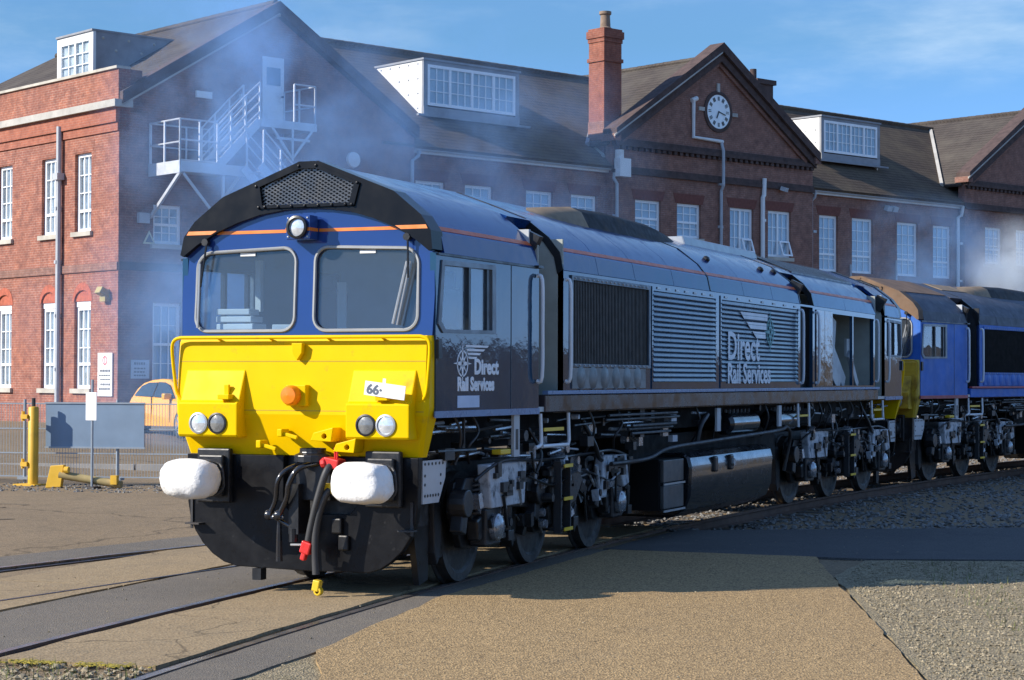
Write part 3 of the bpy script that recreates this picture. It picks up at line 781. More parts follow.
m = MB(); m.box(4.1,4.25,-.1,-.001,10.35,10.5); m.build('wall_lamp', m_white, BLD)
m = MB(); m.box(-.16,-.001,.45,.75,4.15,4.5); m.obox((-.22,.6,4.45),(.16,.3,.2),(0,.5,0)); m.build('wall_lamp', pm('amber_lamp', (.38,.30,.10), .4), BLD)
# door to the fire escape
m = MB(); m.box(4.92,5.70,-.06,-.001,9.56,11.74); d = m.build('door', m_white, BLD)
m = MB(); m.box(5.06,5.56,-.075,-.061,10.88,11.42); m.build('door_window', pm('door_glass', (.12,.16,.2), .1), d)
m = MB(); m.cyl((5.62,-.07,10.55),(5.62,-.13,10.55),.03); m.build('handle', m_black, d)
# fire escape
def escape():
    fe = MB(); yo = -1.66
    fe.box(1.0,3.3,yo,-.02,7.95,8.02); fe.box(1.0,3.3,yo-.03,yo,7.82,8.12); fe.box(.96,.999,yo-.03,-.02,7.78,8.14); fe.box(3.75,5.72,yo,-.02,9.42,9.50); fe.box(3.75,5.72,yo-.03,yo,9.34,9.58); fe.box(5.72,5.76,yo-.03,-.02,9.34,9.58)
    E_ = fe.build('fire_escape', m_galv, BLD)
    def br(pts, r=.05):
        m = MB()
        for a, b in pts: m.tube([a, b], r, 4)
        m.pieces('bracket', m_galv, E_)
    br([((1.02,yo,7.82),(1.02,-.05,6.6))], .06); br([((3.0,yo,7.82),(3.0,-.05,6.6)),((1.1,yo,7.78),(2.4,yo,6.4)),((2.45,yo,7.8),(2.45,yo,1.0)),((2.5,yo,6.4),(3.8,yo,7.8))])
    br([((4.15,yo,9.35),(4.85,yo,8.5)),((5.6,yo,9.35),(4.9,yo,8.5)),((4.88,yo,9.35),(4.88,yo,8.4)),((4.88,-.05,7.9),(4.88,yo,8.6)),((4.3,yo,9.05),(5.5,yo,9.05))])
    def rl(posts, h=1.05, mids=(.5,1.0)):
        m = MB()
        for p in posts: m.cyl(p, (p[0],p[1],p[2]+h), .035, None, 6)
        for a, b in zip(posts, posts[1:]):
            for k in mids:
                m.cyl((a[0],a[1],a[2]+h*k), (b[0],b[1],b[2]+h*k), .026, None, 6)
        m.pieces('railing_bar', m_galv, E_)
    z = 8.02
    rl([(.99,-.06,z),(.99,-.85,z),(.99,yo,z)], 1.3); rl([(.99,yo,z),(1.65,yo,z),(2.25,yo,z)], 1.3, (.1,.55,1)); rl([(1.0,-.08,z),(2.2,-.08,z),(3.0,-.08,z)], 1.3)
    z = 9.5
    rl([(5.71,-.06,z),(5.71,-.85,z),(5.71,yo,z)], 1.2); rl([(4.95,yo,z),(5.71,yo,z)], 1.2)
    # upper flight along the wall
    for yy in (yo+.05, -.75):
        m = MB(); m.obox((3.0,yy,8.76),(2.1,.04,.26),(0,-radians(45),0)); m.build('stringer', m_galv, E_)
        rl([(2.3,yy,8.1),(2.75,yy,8.55),(3.25,yy,9.05),(3.75,yy,9.5)], 1.15, (.25,.5,.75,1))
    for i in range(7):
        m = MB(); m.box(2.33+i*.21,2.58+i*.21,yo+.06,-.77,8.14+i*.205,8.17+i*.205); m.build('tread', m_galv, E_)
    # lower flight
    for yy in (yo-.1, yo-.95):
        m = MB(); m.obox((4.05,yy,7.2),(2.6,.04,.26),(0,radians(42),0)); m.build('stringer', m_galv, E_)
        rl([(3.2,yy,7.95),(3.8,yy,7.42),(4.5,yy,6.8),(5.0,yy,6.35)], 1.15, (.35,.7,1))
    for i in range(9):
        m = MB(); m.box(3.25+i*.22,3.5+i*.22,yo-.93,yo-.12,7.9-i*.2,7.93-i*.2); m.build('tread', m_galv, E_)
    m = MB(); m.cyl((4.9,yo-.5,6.2),(4.9,yo-.5,.6),.06,None,6); m.build('bracket', m_galv, E_)
escape()
# signs on the wall
m_sign = pm('sign_white', (.80,.80,.79), .4, var=.03); m_red = pm('sign_red', (.6,.04,.05), .4); m_ink = pm('sign_ink', (.12,.12,.13), .5)
def wsign(name, f, a0, a1, z0, z1, lab, mt, rows, ring=False, flip=1):
    m = MB(); m.plate(rect(a0,a1,z0,z1), [], f, -.05, -.02)
    s = m.build(name, mt, None); s.location = BLD.location; s.rotation_euler = (0,0,FA); tag(s, lab, 'sign')
    if ring:
        m = MB(); c = ((a0+a1)/2, z1-.22); m.plate(circ(*c,.13), [circ(*c,.10)], f, -.056, -.052); m.plate(rect(c[0]-.015,c[0]+.015,c[1]-.09,c[1]+.09), [], f, -.056, -.052); m.build('prohibition_ring', m_red, s)
    m = MB(); rnd = random.Random(len(lab))
    for z, h in rows:
        a = a0+.09
        while a < a1-.14:
            w = rnd.uniform(.03,.09); m.plate(rect(a,min(a+w,a1-.08),z,z+h), [], f, -.056, -.052); a += w+.025
    m.build('printed_line', m_ink, s, kind='stuff')
wsign('wall_sign', fL, .22, 1.02, 1.42, 2.67, 'tall white sign with red ring on the sunlit brick wall', m_sign, [(2.12,.07),(2.0,.045),(1.88,.045),(1.73,.06),(1.60,.06)], True)
wsign('wall_sign', fF(0), .42, 1.02, 1.93, 2.47, 'small pale notice on the shaded gable wall beside the building corner', pm('notice_grey', (.45,.5,.55), .5), [(2.33,.07),(2.2,.045),(2.1,.045),(2.0,.045)])
m = MB(); m.plate([(.78,5.83),(1.20,5.83),(.99,6.22)], [], fF(0), -.05, -.02)
s = m.build('warning_sign', pm('warning_pale', (.6,.58,.4), .5)); s.location = BLD.location; s.rotation_euler = (0,0,FA); tag(s, 'small triangular warning sign on the shaded gable wall below the fire escape', 'sign')
m = MB(); m.plate([(.86,5.88),(1.12,5.88),(.99,6.12)], [], fF(0), -.055, -.051); m.build('sign_border', m_ink, s)
m = MB(); m.box(.6,.95,-.14,-.001,6.42,6.72); m.build('junction_box', m_pipe, BLD)
# ------------------------------------------------------------------ fence, post, barrier, sign, car
m_net = pm('blue_grey_board', (.17,.24,.33), .75, var=.08, vs=2)
m_wire = pm('fence_wire', (.28,.32,.36), .5, metal=.3)
FA0, FB0 = Vector((13.25, 17.2, 0)), Vector((15.25, 8.4, 0))
fdir = (FB0-FA0).normalized(); frot = atan2(fdir.y, fdir.x); flen = (FB0-FA0).length
fence = empty('wire_fence', FA0, frot, 'fine wire mesh fence with thin posts between the yard and brick building', 'fence')
zg = gz(FA0.x, FA0.y)
np_ = 5
for i in range(np_+1):
    x = flen*i/np_; m = MB(); m.cyl((x,0,zg-.1),(x,0,1.55),.028,None,8); m.obox((x,0,zg+.02),(.2,.2,.05)); m.build('post', m_wire, fence)
m = MB()
for z in (.12,.55,1.0,1.46): m.box(0,flen,-.008,.008,z,z+.022)
m.pieces('rail', m_wire, fence)
m = MB(); k = 0
while k*.055 < flen: m.box(k*.055-.0035,k*.055+.0035,.009,.015,.12,1.46); k += 1
m.build('mesh_wires', m_wire, fence, kind='stuff')
def fx(u):  # distance along the fence of an image column
    return u
m = MB(); m.box(0,1.90,-.02,.0,.66,1.49)
bd = m.build('fence_board', m_net); bd.location = Vector((14.40,13.42,0)) - Vector((sin(-frot),0,0))*0; bd.rotation_euler = (0,0,frot)
bd.location = (14.12, 13.25, 0); tag(bd, 'blue grey board tied to the wire fence behind the small white sign', 'board')
for z in (.655, 1.47):
    m = MB(); m.box(-.02,1.92,-.035,-.021,z,z+.03); m.build('batten', m_wire, bd)
# yellow gate post
gp = empty('yellow_gate_post', (13.85,13.34,gz(13.85,13.34)), 0, 'upright yellow steel gate post with hinge pins in front of fence', 'post')
m = MB(); m.lathe([(.095,0),(.095,1.42),(.08,1.44),(0,1.45)], (0,0,0), (0,0,1), 20); m.build('post_tube', m_yel, gp, smooth=40)
m = MB(); m.cyl((0,0,1.45),(0,0,1.60),.035,None,8); m.build('spigot', m_iron, gp)
for z in (.40,1.27): m = MB(); m.box(-.13,.03,.05,.19,z-.05,z+.03); m.cyl((-.08,.17,z-.09),(-.08,.17,z+.09),.03,None,8); m.build('hinge', m_yel, gp)
m = MB(); m.box(-.2,.16,-.18,.30,0,.03); m.build('base_plate', m_yel, gp)
# fallen barrier
bz = gz(13.4,12.1)
fb = empty('fallen_barrier', (13.42,12.55,bz), radians(-80), 'yellow barrier bracket and weathered pole lying on ground by gate post', 'barrier')
m = MB(); m.prism([(-.16,0),(.14,.02),(.20,.42),(-.06,.40)], 'y', -.05, .05); m.build('bracket', m_yel, fb, bevel=.01)
m = MB(); m.cyl((.1,.0,.24),(1.25,.1,.07),.075,.07,12); m.build('pole', pm('weathered_pole', (.30,.23,.10), .8, var=.3), fb, smooth=40)
m = MB(); m.cyl((.22,-.05,.33),(.30,-.05,.33),.06,None,10); m.obox((1.15,.02,.16),(.12,.1,.16)); m.build('end_fitting', m_yel, fb)
# small white sign on a post
sp = empty('sign_post', (13.52,11.82,gz(13.5,11.8)), radians(-97), 'plain white sign on a thin grey post standing before fence', 'sign')
m = MB(); m.cyl((0,0,0),(0,0,1.95),.022,None,8); m.build('post', m_wire, sp)
m = MB(); m.box(-.125,.125,-.035,-.022,1.22,1.72); m.build('sign_plate', m_sign, sp, bevel=.003)
m = MB(); m.box(-.13,.13,-.10,.10,-.02,.04); m.build('foot', m_iron, sp)
# low kerb behind the fence
m = MB(); m.prism([(18.3,14.1),(18.45,14.15),(20.35,9.0),(20.2,8.95)], 'z', -.05, .17); m.prism([(16.0,21.5),(16.15,21.55),(18.43,14.2),(18.29,14.15)], 'z', -.05, .17)
[tag(o, kind='structure') for o in m.pieces('kerb', m_conc)]
# orange hatchback
def car():
    m_or = pm('orange_paint', (.90,.40,.0), .3, var=.05, coat=.6)
    m_cg = pm('car_glass', (.03,.04,.05), .08, var=.1); m_ty = pm('tyre', (.02,.02,.02), .8); m_al = pm('alloy', (.55,.56,.57), .3, metal=.7)
    Fh = Vector((.920,.391,0)); Rh = Vector((.391,-.920,0))
    pos = Vector((-15.728,-8.758,0)) + Fh*50 + Rh*(50*(192-512)/1956)
    ang = radians(32); fwd = -cos(ang)*Fh + sin(ang)*Rh
    c = empty('parked_car', (pos.x,pos.y,gz(pos.x,pos.y)+.02), atan2(fwd.y, fwd.x), 'orange hatchback parked by the shaded brick gable wall', 'car')
    # x forward, length 4.3, half width .9
    side = [(-2.05,.32),(-2.14,.55),(-2.10,.80),(-1.98,.93),(-1.6,.97),(-.4,.95),(.95,.92),(1.45,.86),(1.85,.74),(2.10,.60),(2.16,.45),(2.08,.26),(-1.7,.22)]
    secs = []
    for y, k, dz in ((-.90,.97,0),(-.86,1.0,.02),(0,1.015,.045),(.86,1.0,.02),(.90,.97,0)):
        secs.append([(x*k, y if abs(y) < .89 or z < .9 else y*.97, z + (dz if z > .8 else 0)) for x, z in side])
    m = MB(); m.loft(secs); b = m.build('body', m_or, c, smooth=50, bevel=.02)
    gh = [(-2.02,.94),(-1.86,1.18),(-1.62,1.33),(-1.2,1.41),(-.6,1.44),(-.05,1.42),(.35,1.33),(.75,1.16),(1.22,.92)]
    secs = [[(x*k, y*(1 - .24*max(0, z-.94)/.5 - .10*max(0, z-1.28)/.16), z) for x, z in gh] for y, k in ((-.84,1),(-.80,1.005),(0,1.02),(.80,1.005),(.84,1))]
    m = MB(); m.loft(secs); m.build('roof', m_or, c, smooth=50, bevel=.02)
    for sg in (-1, 1):
        def P(x, z, o=.006): 
            t = (z-1.0)/.4; return (x, sg*((.845+o)*(1-max(0,min(1,t))*.0) - max(0,(z-1.02))*.42 + .01), z)
        for poly in ([(-1.80,1.0),(-.55,.98),(-.5,1.35),(-1.1,1.34),(-1.5,1.25)],[(-.48,.98),(.95,.96),(.58,1.16),(.25,1.30),(-.05,1.35),(-.43,1.36)]):
            m = MB(); m.add([P(*q) for q in poly] + [P(q[0],q[1],-.02) for q in poly], [tuple(range(len(poly))), tuple(reversed(range(len(poly),2*len(poly))))] + [(i,(i+1)%len(poly),len(poly)+(i+1)%len(poly),len(poly)+i) for i in range(len(poly))]); m.build('side_window', m_cg, c)
        m = MB(); m.obox((.72,sg*.98,1.0),(.16,.22,.15),(0,0,.1)); m.build('mirror', m_or, c, bevel=.03)
        m = MB(); m.box(-.52,-.505,sg*.895-.012,sg*.895+.012,.35,1.0); m.box(.72,.735,sg*.895-.012,sg*.895+.012,.35,.98); m.build('door_gap', m_cg, c)
        m = MB(); m.prism([(1.55,.62),(2.02,.58),(1.95,.72),(1.45,.84)], 'y', sg*.80-.09, sg*.80+.085); m.build('headlight', m_al, c)
        for x in (-1.3, 1.33):
            m = MB(); m.lathe([(.22,-.1),(.31,-.1),(.33,-.05),(.33,.05),(.31,.1),(.22,.1)], (x,sg*.80,.33), (0,sg,0), 24); w = m.build('wheel', m_ty, c, smooth=40)
            m = MB(); m.lathe([(.05,.10),(.0,.10)], (x,sg*.80,.33), (0,sg,0), 12)
            for i in range(5):
                a = 2*pi*i/5; m.obox((x+.13*cos(a), sg*.895, .33+.13*sin(a)), (.25,.02,.06), (0,-a,0))
            m.lathe([(.235,.06),(.235,.105),(.205,.105),(.205,.06)], (x,sg*.80,.33), (0,sg,0), 24); m.build('rim', m_al, w)
            m = MB(); m.lathe([(.40,.0),(.40,.101),(.0,.101)], (x,sg*.79,.36), (0,sg,0), 24); m.build('wheel_arch', m_cg, c)
    m = MB(); m.add([(1.20,-.72,.97),(1.20,.72,.97),(.42,.58,1.35),(.42,-.58,1.35),(1.10,-.72,.94),(1.10,.72,.94),(.32,.58,1.32),(.32,-.58,1.32)], [(0,1,2,3),(7,6,5,4),(0,4,5,1),(2,6,7,3),(1,5,6,2),(0,3,7,4)]); m.build('windscreen', m_cg, c)
    m = MB(); m.box(2.14,2.19,-.6,.6,.36,.52); m.build('grille', m_cg, c)
car()
# ------------------------------------------------------------------ locomotives
m_lglass = glass('cab_glass', (.80,.87,.92), .01, 1.7, .12, dust=.04)
m_gask = pm('rubber_gasket', (.30,.31,.31), .5)
m_alu = pm('aluminium', (.42,.43,.43), .4, metal=.5, var=.1)
m_rub = pm('hose_rubber', (.035,.035,.036), .6, var=.2)
m_redp = pm('red_fitting', (.65,.03,.025), .35, var=.1)
m_yelp = pm('yellow_fitting', (.75,.50,.02), .4, var=.1)
m_bag = pm('white_bag', (.80,.78,.74), .5, var=.06, vs=6, bp=.7, bs=4.5, bd=.05, dirt=(.48,.46,.42), da=(.56,.8), ds=7, dr=.7)
m_lens = pm('lamp_lens', (.75,.78,.80), .12, metal=.5, var=.15, vs=30)
m_lensd = pm('lamp_lens_dim', (.22,.22,.21), .2, metal=.3, var=.2, vs=30)
m_amber = pm('amber_lens', (.85,.22,.01), .25, var=.1)
m_orange = pm('orange_stripe', (.75,.20,.02), .35)
m_seat = pm('seat_cloth', (.03,.05,.12), .9)
m_cabin = pm('cabin_lining', (.42,.44,.46), .7, var=.1)
m_paper = pm('paper', (.75,.74,.70), .8, var=.05)
m_wheel = pm('wheel_steel', (.10,.092,.085), .42, metal=.6, var=.25, vs=6, dirt=(.045,.04,.036), da=(.45,.65))
m_tread = pm('wheel_tread', (.4,.39,.38), .25, metal=.9)
m_bog = pm('bogie_black', (.014,.014,.015), .38, var=.35, vs=8, dirt=(.06,.056,.052), da=(.54,.74), ds=6, dr=.5)
m_boggrey = pm('bogie_grey', (.46,.49,.53), .38, var=.25, vs=5, dirt=(.06,.06,.062), da=(.5,.66), ds=5)
m_cap = pm('axle_cap', (.34,.35,.37), .25, metal=.6, var=.3, vs=12)
m_tank = pm('tank_black', (.014,.014,.016), .22, var=.3, coat=.5)
m_hand = pm('handrail_white', (.70,.72,.74), .4, var=.04)
m_letter = pm('lettering_white', (.72,.75,.78), .45)
m_teal = pm('lettering_teal', (.10,.34,.34), .45)
m_mesh = pm('mesh_steel', (.13,.13,.13), .28, metal=.7, var=.2)
m_plate = pm('perforated_plate', (.46,.47,.48), .5, var=.1)
m_rubber = pm('fin_dark', (.05,.045,.04), .6, var=.3, vs=6)
m_comp = pm('compartment_green', (.34,.36,.32), .7, var=.15)
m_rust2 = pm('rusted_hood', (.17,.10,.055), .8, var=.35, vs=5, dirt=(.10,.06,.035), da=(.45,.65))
PROF = [(1.325,3.08),(1.285,3.26),(1.16,3.42),(.89,3.63),(.5,3.785),(.12,3.925)]
def py(z):
    for (a, b), (c, d) in zip(PROF, PROF[1:]):
        if b <= z <= d: return a + (c-a)*(z-b)/(d-b)
    return PROF[-1][0]
def shell(th=.04, lo=0):
    P = PROF[lo:]; full = [(-y, z) for y, z in P] + [(y, z) for y, z in reversed(P)]
    inn = [(y*(1-th), z-th) for y, z in full]
    return full + inn[::-1]
m_frame2 = pm('dull_frame', (.16,.18,.20), .4, metal=.4, var=.2)
m_seam = pm('seam_dark_yellow', (.42,.27,.01), .6)  # seam lines in a darker yellow than the nose
XF = None
_ob = MB.build
def _b2(s, *a, **k):
    o = _ob(s, *a, **k)
    if XF is not None and o.data: o.data.transform(XF)
    return o
MB.build = _b2
NEAR = lambda sg, yb: (lambda a, z, w: (a, sg*(yb - w), z))   # side panel: a = x, w inward
def stripe(root, x0, x1, mt, z0=3.285, z1=3.325):
    for sg in (-1, 1):
        m = MB(); Z = [z0, z1]
        a = [(x0, sg*(py(z)+.004), z+.002) for z in Z] + [(x1, sg*(py(z)+.004), z+.002) for z in Z]
        b = [(x0, sg*(py(z)-.004), z-.002) for z in Z] + [(x1, sg*(py(z)-.004), z-.002) for z in Z]
        m.add(a + b, [(0,2,3,1),(4,5,7,6),(0,1,5,4),(2,6,7,3),(0,4,6,2),(1,3,7,5)]); m.build('orange_line' if mt is m_orange or True else '', mt, root)
def star(m, cx_, cz, R, f, w0, w1):
    for k, rr in ((0, R), (1, R*.55)):
        for i in range(4):
            a = pi/2*i + (pi/4 if k else 0); b = .16 if not k else .12
            tip = (cx_ + rr*cos(a), cz + rr*sin(a)); l = (cx_ + R*b*cos(a+pi/4*1.0), cz + R*b*sin(a+pi/4)); r_ = (cx_ + R*b*cos(a-pi/4), cz + R*b*sin(a-pi/4))
            m.plate([tip, l, r_], [], f, w0, w1)
    n = 20
    m.plate(circ(cx_, cz, R*.62, n), [circ(cx_, cz, R*.54, n)], f, w0, w1)
def cab(root, S, L, rec, letters=True, rear=False):
    """one driving end, front at x = 0, door recess from L to L+rec"""
    B = S['body']
    # ---- front panel with two windscreens
    fx_ = lambda u, z, w: (.06*(z-2.335)/1.16 + w, u, z)
    out = [(-1.30,2.337),(1.30,2.337),(1.315,2.7),(1.30,3.06),(1.16,3.24),(.93,3.40),(.5,3.53),(0,3.60),(-.5,3.53),(-.93,3.40),(-1.16,3.24),(-1.30,3.06),(-1.315,2.7)]
    wins = []
    for sg in (1, -1):
        r = rrect(.10, 1.155, 2.385, 3.15, .13, 6)
        r = [(u - .03*max(0,(z-2.9))*(u > .6), z - .10*max(0,u-.75)*(z > 2.9)) for u, z in r]
        wins.append([(sg*u, z) for u, z in (r if sg > 0 else r[::-1])])
    m = MB(); m.plate(out, wins, fx_, 0, .06); fr = m.build('cab_front', S['front'], root)
    for w in wins:
        m = MB(); m.tube([fx_(u, z, -.004) for u, z in w], .017, 6, 0, True); gk = m.build('gasket', m_gask, fr, smooth=60)
        m = MB(); m.plate(w, [], fx_, .02, .028); m.build('windscreen', m_lglass, fr)
        m = MB(); y = sum(p[0] for p in w)/len(w)
        m.plate(rect(y-.08,y+.08,3.085,3.115), [], fx_, .012, .018); m.build('sticker', m_paper, fr)
    for sg, y0, y1 in ((1,1.05,1.12),(-1,-1.05,-1.0)):
        m = MB()
        m.cyl(fx_(y0,3.22,-.02), fx_(y0,3.22,-.07), .035, None, 8)
        if sg > 0: a, b = (1.03,3.22), (1.09,2.80)
        else: a, b = (-1.06,3.22), (-1.07,2.85)
        m.cyl(fx_(*a,-.06), fx_(*b,-.05), .010, None, 6)
        w = m.build('wiper', m_black, fr)
        m = MB()
        if sg > 0: m.tube([fx_(1.105,3.02,-.045), fx_(1.11,2.42,-.045)], .013, 6)
        else: m.tube([fx_(-1.055,3.0,-.045), fx_(-.93,2.44,-.045)], .014, 6); m.tube([fx_(-1.085,3.0,-.045), fx_(-.97,2.43,-.045)], .008, 6)
        m.build('wiper_blade', m_alu, w)
    # central headlamp
    m = MB(); m.box(-.12,.03,-.125,.125,3.215,3.435); hb = m.build('headlamp_box', S['front'], root, bevel=.008)
    m = MB(); m.lathe([(.105,0),(.105,.035),(.085,.04),(.085,.005),(0,.0)], (-.121,0,3.325), (-1,0,0), 24); m.build('lamp_rim', m_black, hb, smooth=40)
    m = MB(); m.lathe([(.084,.012),(.05,.022),(0,.026)], (-.121,0,3.325), (-1,0,0), 24); m.build('lens', m_lens, hb, smooth=60)
    m = MB()
    for y in (-.1,.1):
        for z in (3.24,3.41): m.lathe([(.010,0),(.008,.008),(0,.009)], (-.121,y,z), (-1,0,0), 6)
    m.build('bolt', m_alu, hb, kind='stuff')
    # ---- hood over the windscreens
    hf = lambda u, z, w: (-.03 + .10*(z-3.1)/.8*1.0 + w, u, z)
    top = [(1.295,3.09),(1.27,3.26),(1.165,3.405),(.88,3.63),(.52,3.77),(.10,3.935)]
    top = [(-a, b) for a, b in top] + [(a, b) for a, b in reversed(top)]
    arc = [(1.28,3.088),(1.13,3.20),(.93,3.31),(.70,3.40),(.47,3.465),(.22,3.50)]
    arc = [(a, b) for a, b in arc] + [(0,3.51)] + [(-a, b) for a, b in reversed(arc)]
    gr = [(-.46,3.545),(.46,3.545),(.50,3.725),(.085,3.885),(-.085,3.885),(-.50,3.725)]
    top = [(a*1.012, b+.014) for a, b in top]
    m = MB(); m.plate(top + arc, [gr], hf, 0, .24); hd = m.build('hood', S['hood'], root)
    gi = [(a*.985, (b-3.7)*.97+3.7) for a, b in gr]; ga = [(a*1.10, (b-3.7)*1.16+3.7) for a, b in gr]
    m = MB(); m.plate(ga, [gi], hf, -.018, -.001); gf = m.build('grille_frame', S['hood'], hd)
    m = MB()
    for a, b in ga: m.lathe([(.016,0),(.012,.012),(0,.014)], hf(a*.96,(b-3.7)*.95+3.7,-.018), (-1,0,.12), 6)
    for k in range(7): m.lathe([(.016,0),(.012,.012),(0,.014)], hf(-.42+.14*k,3.532,-.018), (-1,0,.12), 6)
    m.build('bolt', S['hood'], gf, kind='stuff')
    m = MB()
    def clip(p, q):
        t0, t1 = 0., 1.
        for (a, b), (c, d) in zip(gr, gr[1:] + gr[:1]):
            nx, nz_ = -(d-b), c-a
            f0 = nx*(p[0]-a) + nz_*(p[1]-b); f1 = nx*(q[0]-a) + nz_*(q[1]-b)
            if f0 < 0 and f1 < 0: return None
            if f0 < 0: t0 = max(t0, f0/(f0-f1))
            elif f1 < 0: t1 = min(t1, f0/(f0-f1))
        return (t0, t1) if t0 < t1 else None
    for k in range(-30, 45):
        for s in (-1, 1):
            p, q = (k*.062 - s*.8, 3.45), (k*.062 + s*.8, 3.45+.9)
            c = clip(p, q)
            if c:
                A = [p[i]+(q[i]-p[i])*c[0] for i in (0,1)]; Bq = [p[i]+(q[i]-p[i])*c[1] for i in (0,1)]
                m.tube([hf(*A,.02), hf(*Bq,.02)], .0085, 4)
    m.build('mesh_wires', S['mesh'], hd, kind='stuff')
    m = MB(); m.plate(gr, [], hf, .12, .13); m.build('grille_back', m_black, hd)
    for yy, mt in ((1, S['stripe']),):
        if mt:
            for sg in (1, -1):
                m = MB(); m.plate([(sg*1.255,3.29),(sg*.99,3.29),(sg*.93,3.325),(sg*1.235,3.325)], [], hf, -.004, .01); m.build('stripe', mt, hd)
                m = MB(); m.plate([(sg*.985,3.292),(sg*.13,3.292),(sg*.13,3.322),(sg*.93,3.322)], [], fx_, -.004, .01); m.build('stripe', mt, fr)
            m = MB(); m.box(-.124,.03,-.127,.127,3.292,3.322); m.build('stripe', mt, hb)
    # ---- nose
    Y = S['nose']
    nf = [(-.035,2.335,1.298),(-.06,2.28,1.305),(-.075,2.10,1.308),(-.105,1.69,1.308),(-.11,1.62,1.30),(-.02,1.247,1.205)]
    secs = []
    for x, z, y in nf: secs.append([(x,-y+.03,z),(x,0,z),(x,y-.03,z),(x+.03,y,z),(.10,y,z),(.10,-y,z),(x+.03,-y,z)])
    m = MB(); m.loft(secs); no = m.build('nose', Y, root)
    for z, x in ((2.105,-.0765),(1.655,-.1085)):
        m = MB(); m.box(x,x+.012,-1.27,1.27,z-.004,z+.004); m.build('panel_seam', m_seam, no)
    m = MB(); pth = [(-.08,1.20,1.72),(-.10,1.285,1.80),(-.11,1.315,1.98),(-.12,1.335,2.22),(-.12,1.31,2.30),(-.12,1.24,2.325)]
    pth = smoothp(pth, 4) ; full = pth + [Vector((p.x,-p.y,p.z)) for p in reversed(pth)]
    m.tube(full, .017, 8)
    for y in (-.85,-.3,.3,.85): m.tube([(-.05,y,2.30),(-.12,y,2.325)], .011, 6)
    m.build('handrail', Y, no, smooth=60)
    for sg in (-1, 1):
        m = MB(); y0, y1 = .56, 1.19
        w = [(.0,2.03),(-.085,2.03),(-.20,1.735),(-.225,1.735),(-.24,1.71),(-.24,1.43),(-.22,1.405),(.0,1.405)]
        m.prism(w, 'y', sg*y0, sg*y1); lb = m.build('lamp_cluster', Y, no, bevel=.012)
        for y, mt, nm in ((.965,m_lens,'headlight'),(.765,m_lensd,'marker_light')):
            m = MB(); m.lathe([(.098,0),(.098,.012),(.082,.016),(.082,.002)], (-.241,sg*y,1.535), (-1,0,0), 24); m.build('lamp_rim', m_black if mt is m_lensd else m_alu, lb, smooth=40)
            m = MB(); m.lathe([(.083,.003),(.06,.012),(0,.018)], (-.241,sg*y,1.535), (-1,0,0), 24); m.build(nm, mt, lb, smooth=60)
    # multiple working / tail lamp details
    m = MB(); m.box(-.17,-.06,-.115,.09,1.70,1.89); bx = m.build('lamp_base', Y, no, bevel=.008)
    m = MB(); m.lathe([(.092,0),(.092,.05),(.075,.085),(0,.095)], (-.171,.02,1.795), (-1,0,0), 20); m.build('amber_lamp', m_amber, bx, smooth=30)
    m = MB(); m.prism([(-.055,2.27),(.055,2.27),(.05,2.18),(.0,2.11),(-.05,2.18)], 'x', -.13, -.07); m.build('lamp_bracket', Y, no, bevel=.006)
    for y, z, a in ((.34,1.35,.0),(.12,1.455,0)):
        m = MB(); m.obox((-.16,y,z),(.14,.05,.07),(0,0,a)); m.obox((-.19,y-.07,z-.02),(.03,.20,.035),(.25,0,0)); m.build('lamp_iron', Y, no, bevel=.008)
    for y, z in ((-.32,1.44),(-.55,1.345)):
        m = MB(); m.plate([(y-.11,z+.07),(y+.09,z+.02),(y+.12,z-.05),(y-.09,z-.06)], [circ(y-.02,z-.01,.025,10)], lambda u, zz, w: (-.07-(zz-z+.06)*1.0*0 - w, u, zz), -.02, .16); m.build('cable_bracket', Y, no, bevel=.006)
    for sg, y in ((1,.70),(-1,-.92)):
        m = MB(); m.box(-.27,-.13,y-.07,y+.05,1.755,1.80); m.obox((-.18,y,1.83),(.03,.05,.12)); m.build('lamp_iron', Y, no, bevel=.005)
    if S['number']:
        m = MB(); c = Vector((-.275,-.97,1.845))
        m.obox(c, (.008,.40,.125), (radians(7),0,0)); lb = m.build('number_label', m_paper, no)
        m = MB(); m.obox((-.268,-.96,1.905), (.006,.03,.09), (radians(4),0,0)); m.build('tape', m_paper, lb)
        R_ = Euler((radians(7),0,0)).to_matrix()
        text('number', '66\u00b7', .118, pm('number_ink', (.10,.12,.16), .6), lb, MX(c + Vector((-.0055,0,0)) + R_ @ Vector((0,.18,-.045)), R_ @ Vector((0,-1,0)), R_ @ Vector((0,0,1)), R_ @ Vector((-1,0,0))), .001, .004, 1.05)
    # ---- buffer beam and plough
    m = MB(); pl = [(1.20,1.243),(1.19,.80),(1.165,.66),(1.11,.53),(1.03,.42),(.92,.32),(.80,.25),(.66,.215),(.0,.20),(-.70,.205),(-.82,.24),(-.93,.31),(-1.04,.41),(-1.12,.53),(-1.17,.67),(-1.19,.80),(-1.20,1.243),(-.58,1.243),(-.58,.80),(-.5,.72),(.09,.72),(.17,.80),(.17,1.243)]
    m.prism(pl, 'x', -.06, .02); pw = m.build('snow_plough', S['plough'], root, bevel=.008)
    m = MB(); m.box(.03,.35,-1.10,1.10,.62,1.24); m.build('headstock', m_bog, root)
